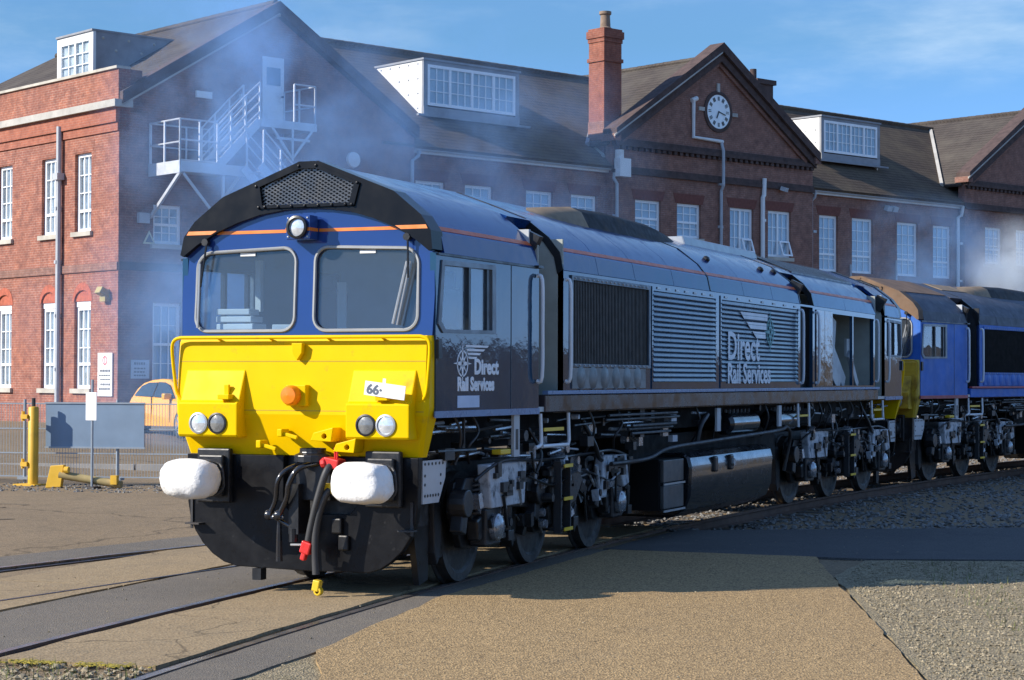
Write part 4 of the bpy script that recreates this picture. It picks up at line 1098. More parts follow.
    for sg in (-1, 1):
        yc = sg*.875; m = MB(); m.box(-.13,-.061,yc-.175,yc+.175,.80,1.30); m.box(-.18,-.131,yc-.13,yc+.13,.86,1.24)
        bu = m.build('buffer', m_bog, root, bevel=.015)
        m = MB(); m.lathe([(.15,0),(.15,.2),(.12,.21),(.12,.33),(.17,.34),(.17,.38),(0,.40)], (-.18,yc,1.035), (-1,0,0), 20); m.build('buffer_head', m_black, bu, smooth=30)
        if S['bags']:
            m = MB(); n1, n2 = 28, 16; secs = []; sd = 3.1*sg
            for i in range(n2+1):
                a = pi*i/n2; x = -cos(a)*.19; k = max(.02, sin(a))**.36; ring = []
                for j in range(n1):
                    b = 2*pi*j/n1; cb, sb = cos(b), sin(b)
                    yy = math.copysign(abs(cb)**.58, cb)*.268*k; zz = math.copysign(abs(sb)**.62, sb)*.182*k
                    p = Vector((x, yy, zz)); nn = noise.noise(p*5 + Vector((sd,0,0)))*.016 + abs(noise.noise(p*9 + Vector((sd,sd,0))))*.020 - .022*abs(noise.noise(Vector((p.x*6, p.y*3+p.z*8, p.z*5+sd))))
                    v = p*(1 + nn/.22); ring.append((-.52 + v.x, yc + v.y, 1.035 + v.z))
                secs.append(ring)
            m.loft(secs); m.build('buffer_bag', m_bag, bu, smooth=50)
            m = MB(); m.tube([(-.345 + .012*sin(5*k), yc + .245*math.copysign(abs(cos(k*pi/12))**.6, cos(k*pi/12)), 1.035 + .165*math.copysign(abs(sin(k*pi/12))**.65, sin(k*pi/12))) for k in range(24)], .012, 6, 0, True); m.build('bag_tie', m_rub, bu)
        m = MB(); m.box(-.075,-.061,sg*1.14-.012,sg*1.14+.012,.55,.85); m.box(-.16,-.061,sg*1.10-.09,sg*1.10+.06,.592,.607); m.build('step', m_iron, pw)
    for y, z in ((-.40,.62),(-.47,.47)): m = MB(); m.box(-.11,-.061,y-.05,y+.05,z-.07,z+.07); m.build('hose_dummy', m_black, pw, bevel=.015)
    m = MB(); m.box(-.10,.0,.38,.47,.10,.205); m.build('rail_sensor', m_black, pw)
    # coupling
    m = MB(); m.box(-.22,.2,-.40,-.05,.85,1.20); m.lathe([(.17,0),(.17,.06),(.12,.08),(.12,.12)], (-.18,-.2,1.2), (0,0,1), 16); co = m.build('coupling', m_black, root, bevel=.01)
    for P_, r in ((((-.2,-.10,1.18),(-.32,.0,1.12),(-.36,.06,1.02),(-.34,.09,.86),(-.33,.16,.72)), .024), (((-.22,-.28,1.19),(-.34,-.14,1.14),(-.37,-.06,1.0),(-.35,-.03,.88),(-.33,.06,.72)), .026)):
        m = MB(); m.tube(smoothp(P_, 5), r, 8); m.lathe([(.04,-.03),(.05,0),(.04,.03)], P_[-1], (0,1,0), 12); m.build('coupling_link', m_tank, co, smooth=60)
    m = MB(); m.tube([(-.28,.085,.66),(-.28,.085,.5),(-.28,.083,.30)], [.02,.028,.033], 8); m.cyl((-.28,-.02,.62),(-.28,.14,.70),.022); m.build('coupling_handle', m_tank, co, smooth=40)
    m = MB(); m.cyl((-.28,-.06,.60),(-.28,-.06,.48),.04,None,10); m.box(-.3,-.08,-.12,-.02,.55,1.0); m.build('coupling_screw', m_black, co)
    if S['hoses']:
        m = MB(); m.tube(smoothp([(-.16,-.43,1.20),(-.30,-.41,1.13),(-.33,-.34,.90),(-.33,-.28,.68),(-.32,-.235,.50)], 6), .033, 10); h = m.build('brake_hose', m_rub, root, smooth=60)
        m = MB(); m.obox((-.2,-.43,1.19),(.16,.15,.09),(.2,0,0)); m.cyl((-.25,-.38,1.2),(-.25,-.33,1.19),.05,None,10); m.tube([(-.2,-.46,1.2),(-.22,-.47,1.34)], .012, 6); m.tube([(-.2,-.44,1.2),(-.21,-.44,1.33)], .012, 6); m.obox((-.31,-.215,.435),(.08,.10,.11),(.3,0,0)); m.obox((-.31,-.19,.37),(.06,.05,.10),(.3,0,0)); m.pieces('hose_fitting', m_redp, h, bevel=.012)
        m = MB(); m.tube([(-.31,-.2,.46),(-.31,-.05,.455)], .010, 6); m.build('hose_pin', m_alu, h)
        m = MB(); m.tube(smoothp([(-.16,-.42,.96),(-.28,-.40,.93),(-.31,-.34,.76),(-.31,-.30,.52),(-.30,-.305,.20)], 6), .035, 10); h = m.build('brake_hose', m_rub, root, smooth=60)
        m = MB(); m.obox((-.22,-.41,.965),(.12,.10,.09)); m.obox((-.30,-.315,.10),(.07,.07,.10),(.2,0,0)); m.lathe([(.02,-.03),(.04,-.03),(.04,.03),(.02,.03)], (-.30,-.33,.05), (1,0,0), 12); m.pieces('hose_fitting', m_yelp, h, bevel=.01)
    # ---- sides of the cab
    for sg in (-1, 1):
        f = NEAR(sg, 1.322)
        wo = [(.135,3.015),(1.34,3.03),(1.345,2.375),(.16,2.36),(.055,2.44)]
        if rear or L < 2: wo = [(a*.92, b) for a, b in wo]
        cen = (sum(p[0] for p in wo)/5, sum(p[1] for p in wo)/5)
        ins = lambda k: [(cen[0]+(a-cen[0])*k, cen[1]+(b-cen[1])*k) for a, b in wo]
        m = MB(); m.plate(rect(.03,L,1.61,3.078), [ins(.93)], f, 0, .06); cs = m.build('cab_side', S['side'], root)
        m = MB(); m.plate(wo, [ins(.88)], f, -.014, .05); wf = m.build('side_window', m_frame2, cs)
        q = ins(.88); xs = [p[0] for p in q]; x0, x1 = min(xs), max(xs); xm = x0 + (x1-x0)*.55
        m = MB(); m.plate(rect(xm-.022,xm+.022,2.40,3.0), [], f, -.008, .04); m.plate(rect(x1-.10,x1-.05,2.40,3.0), [], f, .0, .04); m.pieces('window_mullion', m_black, wf)
        m = MB(); m.plate(q, [], f, .02, .026); m.build('glass', m_lglass, wf)
        m = MB(); m.plate(rect(.04,L-.02,3.055,3.075), [], f, -.022, -.001); m.build('drip_rail', m_black, cs)
        m = MB(); m.plate(rect(.0,L,1.60,1.66), [], f, -.012, -.001); m.build('sill_strip', S['sill'], cs)
        m = MB(); m.plate(rect(.03,.10,2.13,2.30), [], f, -.03, -.001); m.build('hinge', m_black, cs)
        m = MB(); m.plate(rect(1.735,1.745,1.66,3.05), [], f, -.004, -.001); m.build('panel_seam', m_black, cs)
        if letters:
            o = -1 if sg > 0 else 1       # reading direction
            xr = (lambda v: v) if sg < 0 else (lambda v: 1.93 - v)
            dirx = Vector((o, 0, 0)); nrm = Vector((0, sg, 0))
            put = lambda nm, tx, sz, x, z, sx, mt=m_letter: text(nm, tx, sz, mt, cs, (XF or Matrix()) @ MX((xr(x), sg*1.324, z), dirx, (0,0,1), nrm), .003, .008, sx)
            put('lettering', 'Direct', .195, .86, 1.998, 1.10); put('lettering', 'Rail Services', .17, .485, 1.845, .98)
            m = MB(); ff = lambda a, z, w: f(xr(a), z, w)
            star(m, .60, 2.09, .20, ff, -.004, -.001)
            for k in range(4): m.plate([(.66+.02*k,2.262-.036*k),(1.20-.09*k,2.262-.036*k),(1.16-.09*k,2.242-.036*k),(.68+.02*k,2.242-.036*k)], [], ff, -.004, -.001)
            m.build('compass_emblem', m_letter, cs)
            m = MB(); m.plate(rect(xr(.49),xr(.98),1.685,1.795) if sg < 0 else rect(xr(.98),xr(.49),1.685,1.795), [], f, -.004, -.001); m.build('notice', pm('notice_blue', (.45,.55,.72), .5), cs)
    m = MB(); m.prism(shell(), 'x', .20, L); cr_ = m.build('cab_roof', S['roof'], root, smooth=20)
    # recessed doorway
    for sg in (-1, 1):
        f = NEAR(sg, .82); m = MB(); m.plate(rect(L,L+rec,1.62,3.5), [], f, 0, .05); dw = m.build('doorway', S['recess'], root)
        f2 = NEAR(sg, .82); m = MB(); m.plate(rect(L+.06,L+rec-.06,1.70,3.35), [], f2, -.02, -.001); m.build('door', S['recess'], dw)
        m = MB(); m.plate(rect(L+.15,L+rec-.15,2.5,3.15), [], f2, -.026, -.021); m.build('door_window', m_tank, dw)
        for x in (L-.03, L+rec):
            m = MB(); m.box(x,x+.03,min(sg*.82,sg*1.318),max(sg*.82,sg*1.318),1.62,3.40); m.build('door_return', S['recess'], dw)
        m = MB(); m.box(L,L+rec,min(sg*.80,sg*1.32),max(sg*.80,sg*1.32),1.62,1.67); m.build('threshold', m_alu, dw)
        for x in (L-.07, L+rec+.06):
            m = MB(); m.tube(smoothp([(x,sg*1.33,2.98),(x,sg*1.385,2.94),(x,sg*1.39,2.5),(x,sg*1.385,1.97),(x,sg*1.33,1.93)], 4), .020, 8); m.build('handrail', m_hand, dw, smooth=60)
        m = MB(); m.obox((L-.02,sg*1.22,3.30),(.10,.18,.26),(sg*-.45,0,0)); m.box(L-.12,L+.02,min(sg*1.28,sg*1.37),max(sg*1.28,sg*1.37),3.06,3.085); m.build('rain_guard', m_black, dw)
        for x in (L+.24, L+rec+.28):
            x -= .0
        m = MB(); x0, x1 = L+.10, L+rec+.22
        m.tube(smoothp([(x0,sg*1.30,1.60),(x0,sg*1.31,1.35),(x0-.02,sg*1.31,1.285),(x0-.12,sg*1.30,1.26)], 4), .020, 8); m.tube([(x1,sg*1.30,1.60),(x1,sg*1.31,1.32),(x1-.03,sg*1.31,1.27),(x0+.03,sg*1.31,1.27)], .020, 8); m.pieces('step_rail', m_hand, dw, smooth=60)
        m = MB(); m.box(x0+.08,x1-.15,min(sg*1.12,sg*1.30),max(sg*1.12,sg*1.30),1.425,1.445); m.build('step', m_iron, dw); m = MB(); m.box(x0+.08,x1-.15,min(sg*1.301,sg*1.312),max(sg*1.301,sg*1.312),1.42,1.455); m.build('step_edge', m_yelp, dw)
    lo = [(-.97,3.60),(-.89,3.63),(-.5,3.785),(-.12,3.925),(.12,3.925),(.5,3.785),(.89,3.63),(.97,3.60),(.9,3.52),(-.9,3.52)]
    m = MB(); m.prism(lo, 'x', L+.005, L+rec-.005); m.build('roof_bridge', S['roof'], root)
    # ---- inside the cab
    m = MB(); m.box(.06,L-.06,-1.25,1.25,1.63,1.68); m.box(L-.10,L-.05,-1.25,1.25,1.68,3.45); m.box(.08,L-.1,-1.1,1.1,3.30,3.34); it = m.build('cab_interior', m_cabin, root)
    m = MB(); m.prism([(.08,1.7),(.08,2.36),(.30,2.40),(.55,2.28),(.62,1.7)], 'y', -1.22, 1.22); m.build('desk', m_iron, it)
    for y in (-.66, .62):
        m = MB(); m.box(1.05,1.5,y-.25,y+.25,2.02,2.14); m.obox((1.52,y,2.46),(.12,.48,.72),(0,.12,0)); m.obox((1.58,y,2.90),(.10,.28,.20),(0,.12,0)); m.cyl((1.28,y,1.68),(1.28,y,2.02),.08); m.build('seat', m_seat, it, bevel=.04)
    if S['bags']:
        for k, (y, z, w) in enumerate(((.78,2.43,.42),(.80,2.50,.38),(.82,2.57,.34),(-.10+.4,2.42,.2))): m = MB(); m.obox((.20,y,z),(.22,w,.055),(0,0,.1*(k-1))); m.build('paper_stack', m_paper, it, bevel=.008)
        m = MB(); m.obox((.9,1.0,2.85),(.05,.06,.5)); m.obox((1.4,.35,2.6),(.02,.1,.6)); m.pieces('cab_post', m_paper, it)
m_under = pm('underframe_black', (.007,.007,.007), .7, var=.2, spec=.2)
def bogie(root, S, xc, yaw, y0):
    m = MB()
    for sg in (-1, 1):
        fr = [(-2.75,.80),(-2.55,1.02),(-1.4,1.02),(-.9,.92),(.9,.92),(1.4,1.02),(2.55,1.02),(2.75,.80),(2.45,.72),(2.35,.55),(1.8,.55),(1.65,.70),(.4,.62),(.28,.52),(-.28,.52),(-.4,.62),(-1.65,.70),(-1.8,.55),(-2.35,.55),(-2.45,.72)]
        m.prism(fr, 'y', sg*.94, sg*1.06)
    m.box(-1.3,-.8,-.95,.95,.62,.95); m.box(.8,1.3,-.95,.95,.62,.95); m.box(-2.5,2.5,-.5,.5,.85,1.12)
    B = m.build('bogie', m_bog, root, bevel=.015, loc=(xc, y0, 0)); B.rotation_euler = (0,0,yaw)
    wp = MB(); wp.lathe([(.10,-.09),(.19,-.09),(.20,-.02),(.42,-.035),(.455,-.07),(.533,-.07),(.535,.035),(.56,.045),(.563,.06),(.545,.07),(.455,.065),(.40,.035),(.2,.03),(.1,.06)], (0,0,0), (0,-1,0), 40, 0)
    for i, ax in enumerate((-2.07, 0, 2.07)):
        m = MB(); m.cyl((ax,-1.0,.535),(ax,1.0,.535),.085,None,12); m.box(ax-.35,ax+.35,-.45,.45,.28,.85); m.build('axle', m_bog, B)
        for sg in (-1, 1):
            wpx = MB(); pr_ = [(.001,.085),(.12,.085),(.13,.07),(.20,.062),(.42,.045),(.45,.066),(.528,.066),(.533,-.03),(.56,-.045),(.563,-.06),(.54,-.07),(.45,-.07),(.4,-.035),(.001,-.03)]
            wpx.lathe(pr_, (ax,sg*.755,.535), (0,sg,0), 44); w = wpx.build('wheel', m_wheel, B, smooth=35)
            m = MB(); m.box(ax-.20,ax+.20,min(sg*.98,sg*1.16),max(sg*.98,sg*1.16),.36,.72); m.prism([(ax-.30,.42),(ax-.2,.42),(ax-.2,.66),(ax-.34,.62)],'y',sg*1.0,sg*1.12); m.prism([(ax+.30,.42),(ax+.2,.42),(ax+.2,.66),(ax+.34,.62)],'y',sg*1.0,sg*1.12)
            bx = m.build('axle_box', m_bog, B, bevel=.02)
            m = MB(); m.lathe([(.13,0),(.13,.05),(.105,.075),(.06,.09),(0,.092)], (ax,sg*1.16,.535), (0,sg,0), 20); m.build('axle_cap', m_cap, bx, smooth=35)
            m = MB()
            for k in range(6): m.lathe([(.016,0),(.016,.014),(0,.016)], (ax+.105*cos(k*pi/3),sg*1.218,.535+.105*sin(k*pi/3)), (0,sg,0), 6)
            m.build('bolt', m_alu, bx, kind='stuff')
            for dx in (-.26, .26):
                m = MB(); H = [(ax+dx + .055*cos(t*.9), sg*1.05 + .055*sin(t*.9), .66 + t*.0062) for t in range(0, 50)]; m.tube(H, .014, 5); m.build('spring', m_iron, bx, smooth=60)
            m = MB(); m.tube([(ax+.5,sg*1.10,.45),(ax+.52,sg*1.12,.98)], .035, 10); m.tube([(ax+.5,sg*1.10,.42),(ax+.51,sg*1.11,.70)], .048, 10); m.obox((ax+.52,sg*1.1,1.0),(.16,.14,.08)); m.obox((ax+.5,sg*1.1,.42),(.16,.12,.10)); m.build('damper', m_bog, B, bevel=.005)
            m = MB(); m.obox((ax-.62,sg*.80,.55),(.07,.10,.50),(0,.25,0)); m.obox((ax-.52,sg*.78,.42),(.09,.08,.30)); m.cyl((ax-.72,sg*1.02,.80),(ax-.72,sg*1.18,.80),.13,None,16); m.obox((ax-.72,sg*1.08,.62),(.14,.12,.20),(0,.3,0)); m.build('brake_gear', m_bog, B, bevel=.012)
    rnd = random.Random(11)
    for mt, n in ((m_bog, 46), (m_boggrey, 26), (m_cap, 34)):
        m = MB()
        for k in range(n*2):
            sg = -1 if k % 2 else 1; x = rnd.uniform(-2.55,2.55); z = rnd.uniform(.42,1.12); y = sg*rnd.uniform(1.02,1.22)
            if mt is m_boggrey: z = rnd.uniform(.62,1.12)
            q = rnd.random()
            if q < .45: m.obox((x,y,z),(rnd.uniform(.05,.20),rnd.uniform(.03,.10),rnd.uniform(.04,.16)),(rnd.uniform(-.2,.2),rnd.uniform(-.5,.5),0))
            elif q < .7: r = rnd.uniform(.025,.07); m.cyl((x,y-sg*.03,z),(x,y+sg*rnd.uniform(.03,.08),z),r,r*.85,12)
            else: a = rnd.uniform(0,3.14); l = rnd.uniform(.15,.45); m.cyl((x-l/2*cos(a),y,z-l/2*sin(a)),(x+l/2*cos(a),y+sg*.02,z+l/2*sin(a)),rnd.uniform(.010,.022),None,7)
        m.build('small_fitting', mt, B, kind='stuff')
    for sg in (-1, 1):
        for ax in (-2.07, 0, 2.07):
            m = MB(); m.prism([(ax-.56,.98),(ax-.22,1.0),(ax-.18,.74),(ax+.18,.74),(ax+.22,1.0),(ax+.58,.98),(ax+.62,.66),(ax+.44,.46),(ax+.36,.34),(ax+.22,.34),(ax-.22,.34),(ax-.38,.36),(ax-.46,.50),(ax-.60,.70)], 'y', sg*.90, sg*.975); m.build('pedestal', m_bog, B, bevel=.012)
            m = MB(); m.prism([(ax-.80,.90),(ax-.66,.92),(ax-.58,.60),(ax-.62,.30),(ax-.70,.22),(ax-.76,.34),(ax-.78,.62)], 'y', sg*.72, sg*.86); m.build('brake_block', m_iron, B, bevel=.012)
    for sg in (-1, 1):
        for ps, mt in (([(-2.32,1.14),(-1.22,1.14),(-1.28,.72),(-2.24,.72)], m_boggrey), ([(-.55,1.05),(.42,1.08),(.62,.86),(.40,.66),(.10,.60),(-.42,.68)], m_bog), ([(1.40,1.10),(2.30,1.08),(2.42,.74),(2.20,.70),(1.95,.98),(1.62,.98),(1.50,.62),(1.3,.62)], m_boggrey)):
            m = MB(); m.prism(ps, 'y', sg*1.075, sg*1.20); c = m.build('bogie_cover', mt, B, bevel=.02)
            cx_ = sum(p[0] for p in ps)/len(ps); cz = sum(p[1] for p in ps)/len(ps); rnd = random.Random(int(cx_*100))
            m = MB()
            for k in range(9):
                a, b = cx_ + rnd.uniform(-.42,.42), cz + rnd.uniform(-.10,.16); s1, s2 = rnd.uniform(.03,.09), rnd.uniform(.02,.07)
                m.box(a-s1,a+s1,min(sg*1.19,sg*1.235),max(sg*1.19,sg*1.235),b-s2,b+s2)
            m.build('fixing', m_bog, c, kind='stuff')
        m = MB()
        m.tube(smoothp([(-2.6,sg*1.16,1.0),(-2.0,sg*1.22,1.16),(-.8,sg*1.22,1.13),(.6,sg*1.23,1.14),(1.6,sg*1.22,1.15),(2.6,sg*1.12,1.05)], 5), .016, 6)
        m.tube(smoothp([(-1.2,sg*1.2,.98),(-.5,sg*1.24,.86),(.3,sg*1.24,.98),(1.0,sg*1.22,.90),(1.6,sg*1.2,.80)], 5), .012, 6)
        m.tube(smoothp([(.75,sg*1.15,1.5),(.85,sg*1.25,1.25),(1.05,sg*1.24,1.10),(1.3,sg*1.2,1.05)], 5), .028, 8)
        m.tube(smoothp([(-.9,sg*1.1,1.45),(-.85,sg*1.22,1.2),(-.95,sg*1.2,1.0)], 5), .018, 8)
        m.pieces('air_pipe', m_bog, B, smooth=60)
        m = MB(); xs = -.28
        m.box(xs-.17,xs-.14,min(sg*1.22,sg*1.30),max(sg*1.22,sg*1.30),.36,1.10); m.box(xs+.14,xs+.17,min(sg*1.22,sg*1.30),max(sg*1.22,sg*1.30),.36,1.10); la = m.build('step_ladder', m_iron, B)
        for z in (.385,.70,1.04):
            m = MB(); m.box(xs-.139,xs+.139,min(sg*1.16,sg*1.32),max(sg*1.16,sg*1.32),z,z+.02); m.build('step', m_iron, la); m = MB(); m.box(xs-.139,xs+.139,min(sg*1.322,sg*1.332),max(sg*1.322,sg*1.332),z-.005,z+.03); m.build('step_edge', m_yelp, la)
        for k, ex in enumerate((-2.62, 2.62)):
            m = MB(); m.prism([(ex-.06,1.1),(ex+.10,1.1),(ex+.06,.62),(ex,.42),(ex-.06,.42)], 'y', sg*.70, sg*.76); m.build('rail_guard', m_black, B)
    return B
def loco(name, S, label, loc_, rz):
    global XF
    root = empty(name, loc_, rz, label, 'locomotive')
    XF = None
    cab(root, S, 2.45, .65, S['letters'])
    XF = Matrix.Translation((20,0,0)) @ Matrix.Rotation(pi, 4, 'Z')
    S2 = dict(S); S2['bags'] = False; S2['number'] = False; S2['hoses'] = False
    cab(root, S2, 1.45, .75, False, True)
    XF = None
    for sg in (-1, 1):
        f = NEAR(sg, 1.318)
        GR = (3.36,5.82,2.11,3.00); L1 = (5.95,8.46,1.86,3.02); L2 = (8.68,12.58,1.86,3.02); RC = (12.74,13.48,1.83,3.05); OP = (14.72,16.10,1.86,3.0); OQ = (16.17,17.66,1.86,3.0)
        if S['second']: OP, OQ = (14.72,16.10,1.86,3.0), (16.17,17.66,1.86,3.0)
        m = MB(); m.plate(rect(3.10,17.80,1.806,3.078), [rect(*q) for q in (GR,L1,L2,RC,OP,OQ)], f, 0, .05); sd_ = m.build('body_side', S['side'], root)
        # radiator grille
        m = MB(); k = 3.385
        while k < 5.80: m.box(k-.008,k+.008,min(sg*1.255,sg*1.315),max(sg*1.255,sg*1.315),2.112,2.998); k += .047
        m.build('grille_fins', S['fins'], sd_, kind='stuff')
        m = MB(); m.plate(rect(3.33,5.86,2.08,3.04), [rect(3.365,5.80,2.112,2.99)], f, -.02, -.001); gf = m.build('grille_frame', S['frame'], sd_)
        m = MB()
        for i in range(18):
            for z in (3.012, 2.097): m.lathe([(.013,0),(.010,.010),(0,.012)], (3.42+i*.135,sg*1.338,z), (0,sg,0), 6)
        m.build('bolt', m_alu, gf, kind='stuff')
        m = MB(); m.plate(rect(3.36,5.70,1.85,2.07), [], f, -.012, -.001)
        for i in range(6): m.lathe([(.13,0),(.10,.010),(.05,.015),(0,.016)], (3.62+i*.36,sg*1.33,1.965), (0,sg,0), 16)
        m.build('lower_panel', S['dull'], sd_, smooth=30)
        # louvres
        for (x0,x1,z0,z1) in (L1, L2):
            m = MB(); m.plate(rect(x0-.02,x1+.02,z0-.02,z1+.02), [rect(x0+.02,x1-.02,z0+.06,z1-.03)], f, -.012, -.001); lf = m.build('louvre_panel', S['side'], root)
            n = 18; p = (z1-z0-.09)/n; first = None
            for i in range(n):
                if first is None:
                    m = MB(); q = [(sg*1.316,p*.96),(sg*1.337,p*.16),(sg*1.345,p*.12),(sg*1.343,p*.03),(sg*1.330,p*.0),(sg*1.306,p*.94)]
                    m.prism(q, 'x', x0+.021, x1-.021); first = m.build('slat', S['louvre'], lf); o = first
                else:
                    o = first.copy(); COL.objects.link(o)
                o.location = (0,0,z0+.06+i*p)
            m = MB(); m.plate(rect(x0,x1,z0,z1), [], NEAR(sg,1.25), 0, .02); m.build('louvre_back', m_black, lf)
            m = MB()
            for i in range(7): xq = x0+.2+i*(x1-x0-.4)/6; m.plate(rect(xq-.06,xq+.06,z1-.008,z1+.018), [], f, -.022, -.013)
            m.pieces('latch', m_alu, lf)
            if S['letters'] and x0 > 8:
                o = -1 if sg > 0 else 1; xr = (lambda v: v) if sg < 0 else (lambda v: 21.2 - v)
                put = lambda nm, tx, sz, x, z, sx: text(nm, tx, sz, m_letter, lf, MX((xr(x), sg*1.3425, z), (o,0,0), (0,0,1), (0,sg,0)), .002, .010, sx)
                put('lettering', 'Direct', .52, 8.92, 2.22, 1.12); put('lettering', 'Rail Services', .37, 8.92, 1.91, 1.12)
                ff = lambda a, z, w: NEAR(sg, 1.3405)(xr(a), z, w)
                m = MB(); star(m, 11.0, 2.62, .30, ff, -.003, .003); m.build('compass_emblem', m_teal, lf)
                m = MB()
                for k in range(3): m.plate([(9.5+.30*k,2.86-.125*k),(10.85-.05*k,2.86-.125*k),(10.85-.05*k,2.77-.125*k),(9.70+.30*k,2.77-.125*k)], [], ff, -.003, .003)
                m.build('wing_emblem', m_letter, lf)
        # middle doorway
        m = MB(); m.plate(rect(12.70,13.52,1.83,3.06), [], NEAR(sg,1.02), 0, .04); dw = m.build('doorway', S['side2'], root)
        for x in (12.70,13.49): m = MB(); m.box(x,x+.03,min(sg*1.02,sg*1.27),max(sg*1.02,sg*1.27),1.83,3.05); m.build('door_return', m_black, dw)
        for x in (12.66,13.60): m = MB(); m.tube(smoothp([(x,sg*1.33,2.98),(x,sg*1.385,2.94),(x,sg*1.39,2.5),(x,sg*1.385,1.95),(x,sg*1.33,1.91)], 4), .020, 8); m.build('handrail', m_hand, dw, smooth=60)
        m = MB(); m.obox((12.72,sg*1.22,3.27),(.10,.18,.30),(sg*-.45,0,0)); m.build('rain_guard', m_black, dw)
        for x in (12.66,13.30):
            m = MB(); m.tube([(x,sg*1.30,1.60),(x,sg*1.31,1.25)], .020, 8); m.build('step_rail', m_hand, dw)
        m = MB(); m.box(12.75,13.25,min(sg*1.16,sg*1.31),max(sg*1.16,sg*1.31),1.40,1.43); m.build('step', m_yelp, dw)
        # shiny equipment doors
        for x0, x1 in ((13.66,14.16),(14.18,14.68)): m = MB(); m.plate(rect(x0,x1,1.85,3.03), [], f, -.016, -.001); m.build('equipment_door', S['shiny'], sd_, bevel=.006)
        # sill
        m = MB(); m.box(2.60,17.95,min(sg*1.10,sg*1.335),max(sg*1.10,sg*1.335),1.612,1.790); so = m.build('solebar', S['solebar'], root, bevel=.01)
        m = MB(); m.box(2.60,17.95,min(sg*1.30,sg*1.365),max(sg*1.30,sg*1.365),1.792,1.832); m.build('sill_strip', S['sill'], so, bevel=.005)
    # compartment behind the open doors and the machinery core
    m = MB(); m.box(3.15,14.65,-1.20,1.20,1.60,3.05); m.box(4.0,13.0,-.8,.8,3.05,3.5); m.build('engine_casing', m_black, root)
    m = MB(); m.box(14.66,17.72,-.35,.35,1.62,3.40); m.box(14.66,14.72,-1.25,1.25,1.62,3.3); m.box(17.68,17.73,-1.25,1.25,1.62,3.3); m.box(14.66,17.72,-1.25,1.25,1.60,1.66); cp = m.build('equipment_bay', m_black if S['second'] else m_comp, root)
    if not S['second']:
        for sg in (-1, 1):
            for c, d, r in (((15.15,sg*1.21,2.08),(.24,.05,1.0),(0,radians(-62),0)),((15.55,sg*1.17,2.22),(.26,.05,1.25),(0,radians(-58),0)),((15.45,sg*1.12,2.66),(.42,.04,.62),(0,radians(14),0)),((16.65,sg*1.19,2.12),(.16,.05,.80),(0,radians(-48),0)),((17.1,sg*1.0,2.5),(.3,.05,.3),(0,0,0)),((16.95,sg*.42,2.55),(.35,.12,.3),(0,0,0)),((14.95,sg*.7,2.62),(.35,.4,.25),(0,0,0))):
                m = MB(); m.obox(c, d, r); m.build('loose_panel', pm('bare_panel', (.40,.44,.46), .45, var=.15), cp, bevel=.008)
    # roof
    def rp(x0, x1, mt, lo=0):
        m = MB(); m.prism(shell(.04, lo), 'x', x0+.006, x1-.006); m.build('roof_panel', mt, root, smooth=20)
    xs = [3.10,4.15,5.35,6.75,8.20]
    for a, b in zip(xs, xs[1:]): rp(a, b, S['roof'])
    xs = [8.25,9.75,11.2,12.70]
    for a, b in zip(xs, xs[1:]): rp(a, b, S['roof'])
    xs = [13.52,15.6,17.80]
    for a, b in zip(xs, xs[1:]): rp(a, b, S['roof2'])
    lo = [(-1.0,3.56),(-.89,3.63),(-.5,3.785),(-.12,3.925),(.12,3.925),(.5,3.785),(.89,3.63),(1.0,3.56),(.9,3.48),(-.9,3.48)]
    m = MB(); m.prism(lo, 'x', 12.705, 13.515); m.build('roof_bridge', S['roof'], root)
    for x in (8.225, 12.71, 13.50, 3.105):
        m = MB(); sh = [(y*1.004, z+.006) for y, z in shell(.05)]; m.prism(sh, 'x', x-.016, x+.016); m.build('roof_rib', m_black, root)
    if S['stripe']:
        for a, b in ((.09,2.44),(3.12,8.2),(8.25,12.70),(13.53,17.78),(18.56,19.9)): stripe(root, a, b, S['stripe2'])
    # exhaust housing and roof fittings
    m = MB(); secs = []
    for x, w, z in ((4.3,.46,3.80),(4.9,.54,3.90),(5.6,.58,3.96),(6.6,.60,3.98),(8.2,.58,3.96),(8.9,.50,3.93),(9.7,.40,3.86)):
        secs.append([(x,-w-.12,3.66),(x,-w,z-.07),(x,-w*.75,z),(x,w*.75,z),(x,w,z-.07),(x,w+.12,3.66)])
    m.loft(secs); ex = m.build('exhaust_housing', S['exhaust'], root, smooth=45)
    m = MB(); secs = []
    for x, w, z in ((4.28,.465,3.812),(4.9,.545,3.907),(5.55,.583,3.962)): secs.append([(x,-w-.125,3.665),(x,-w-.004,z-.066),(x,-w*.75,z+.004),(x,w*.75,z+.004),(x,w+.004,z-.066),(x,w+.125,3.665)])
    m.loft(secs); m.build('stained_cover', S['stain'], ex, smooth=45)
    m = MB(); m.prism([(-.42,3.80),(-.38,3.93),(.38,3.93),(.42,3.80)], 'x', 10.0, 13.6); m.build('roof_hatch', m_alu, root, bevel=.02)
    m = MB()
    for sg in (-1, 1):
        m.add([(13.7,sg*.93,3.625),(17.7,sg*.93,3.625),(17.7,sg*.30,3.885),(13.7,sg*.30,3.885),(13.7,sg*.93,3.60),(17.7,sg*.93,3.60),(17.7,sg*.30,3.86),(13.7,sg*.30,3.86)], [(0,1,2,3),(7,6,5,4),(0,4,5,1),(2,6,7,3),(1,5,6,2),(0,3,7,4)])
    m.pieces('roof_grille', m_black, root)
    m = MB()
    for sg in (-1,1):
        for i in range(60):
            x = 13.75+i*.066; m.add([(x,sg*.92,3.645),(x+.02,sg*.92,3.645),(x+.02,sg*.31,3.90),(x,sg*.31,3.90)], [(0,1,2,3)])
    m.build('grille_bars', m_iron, root, kind='stuff')
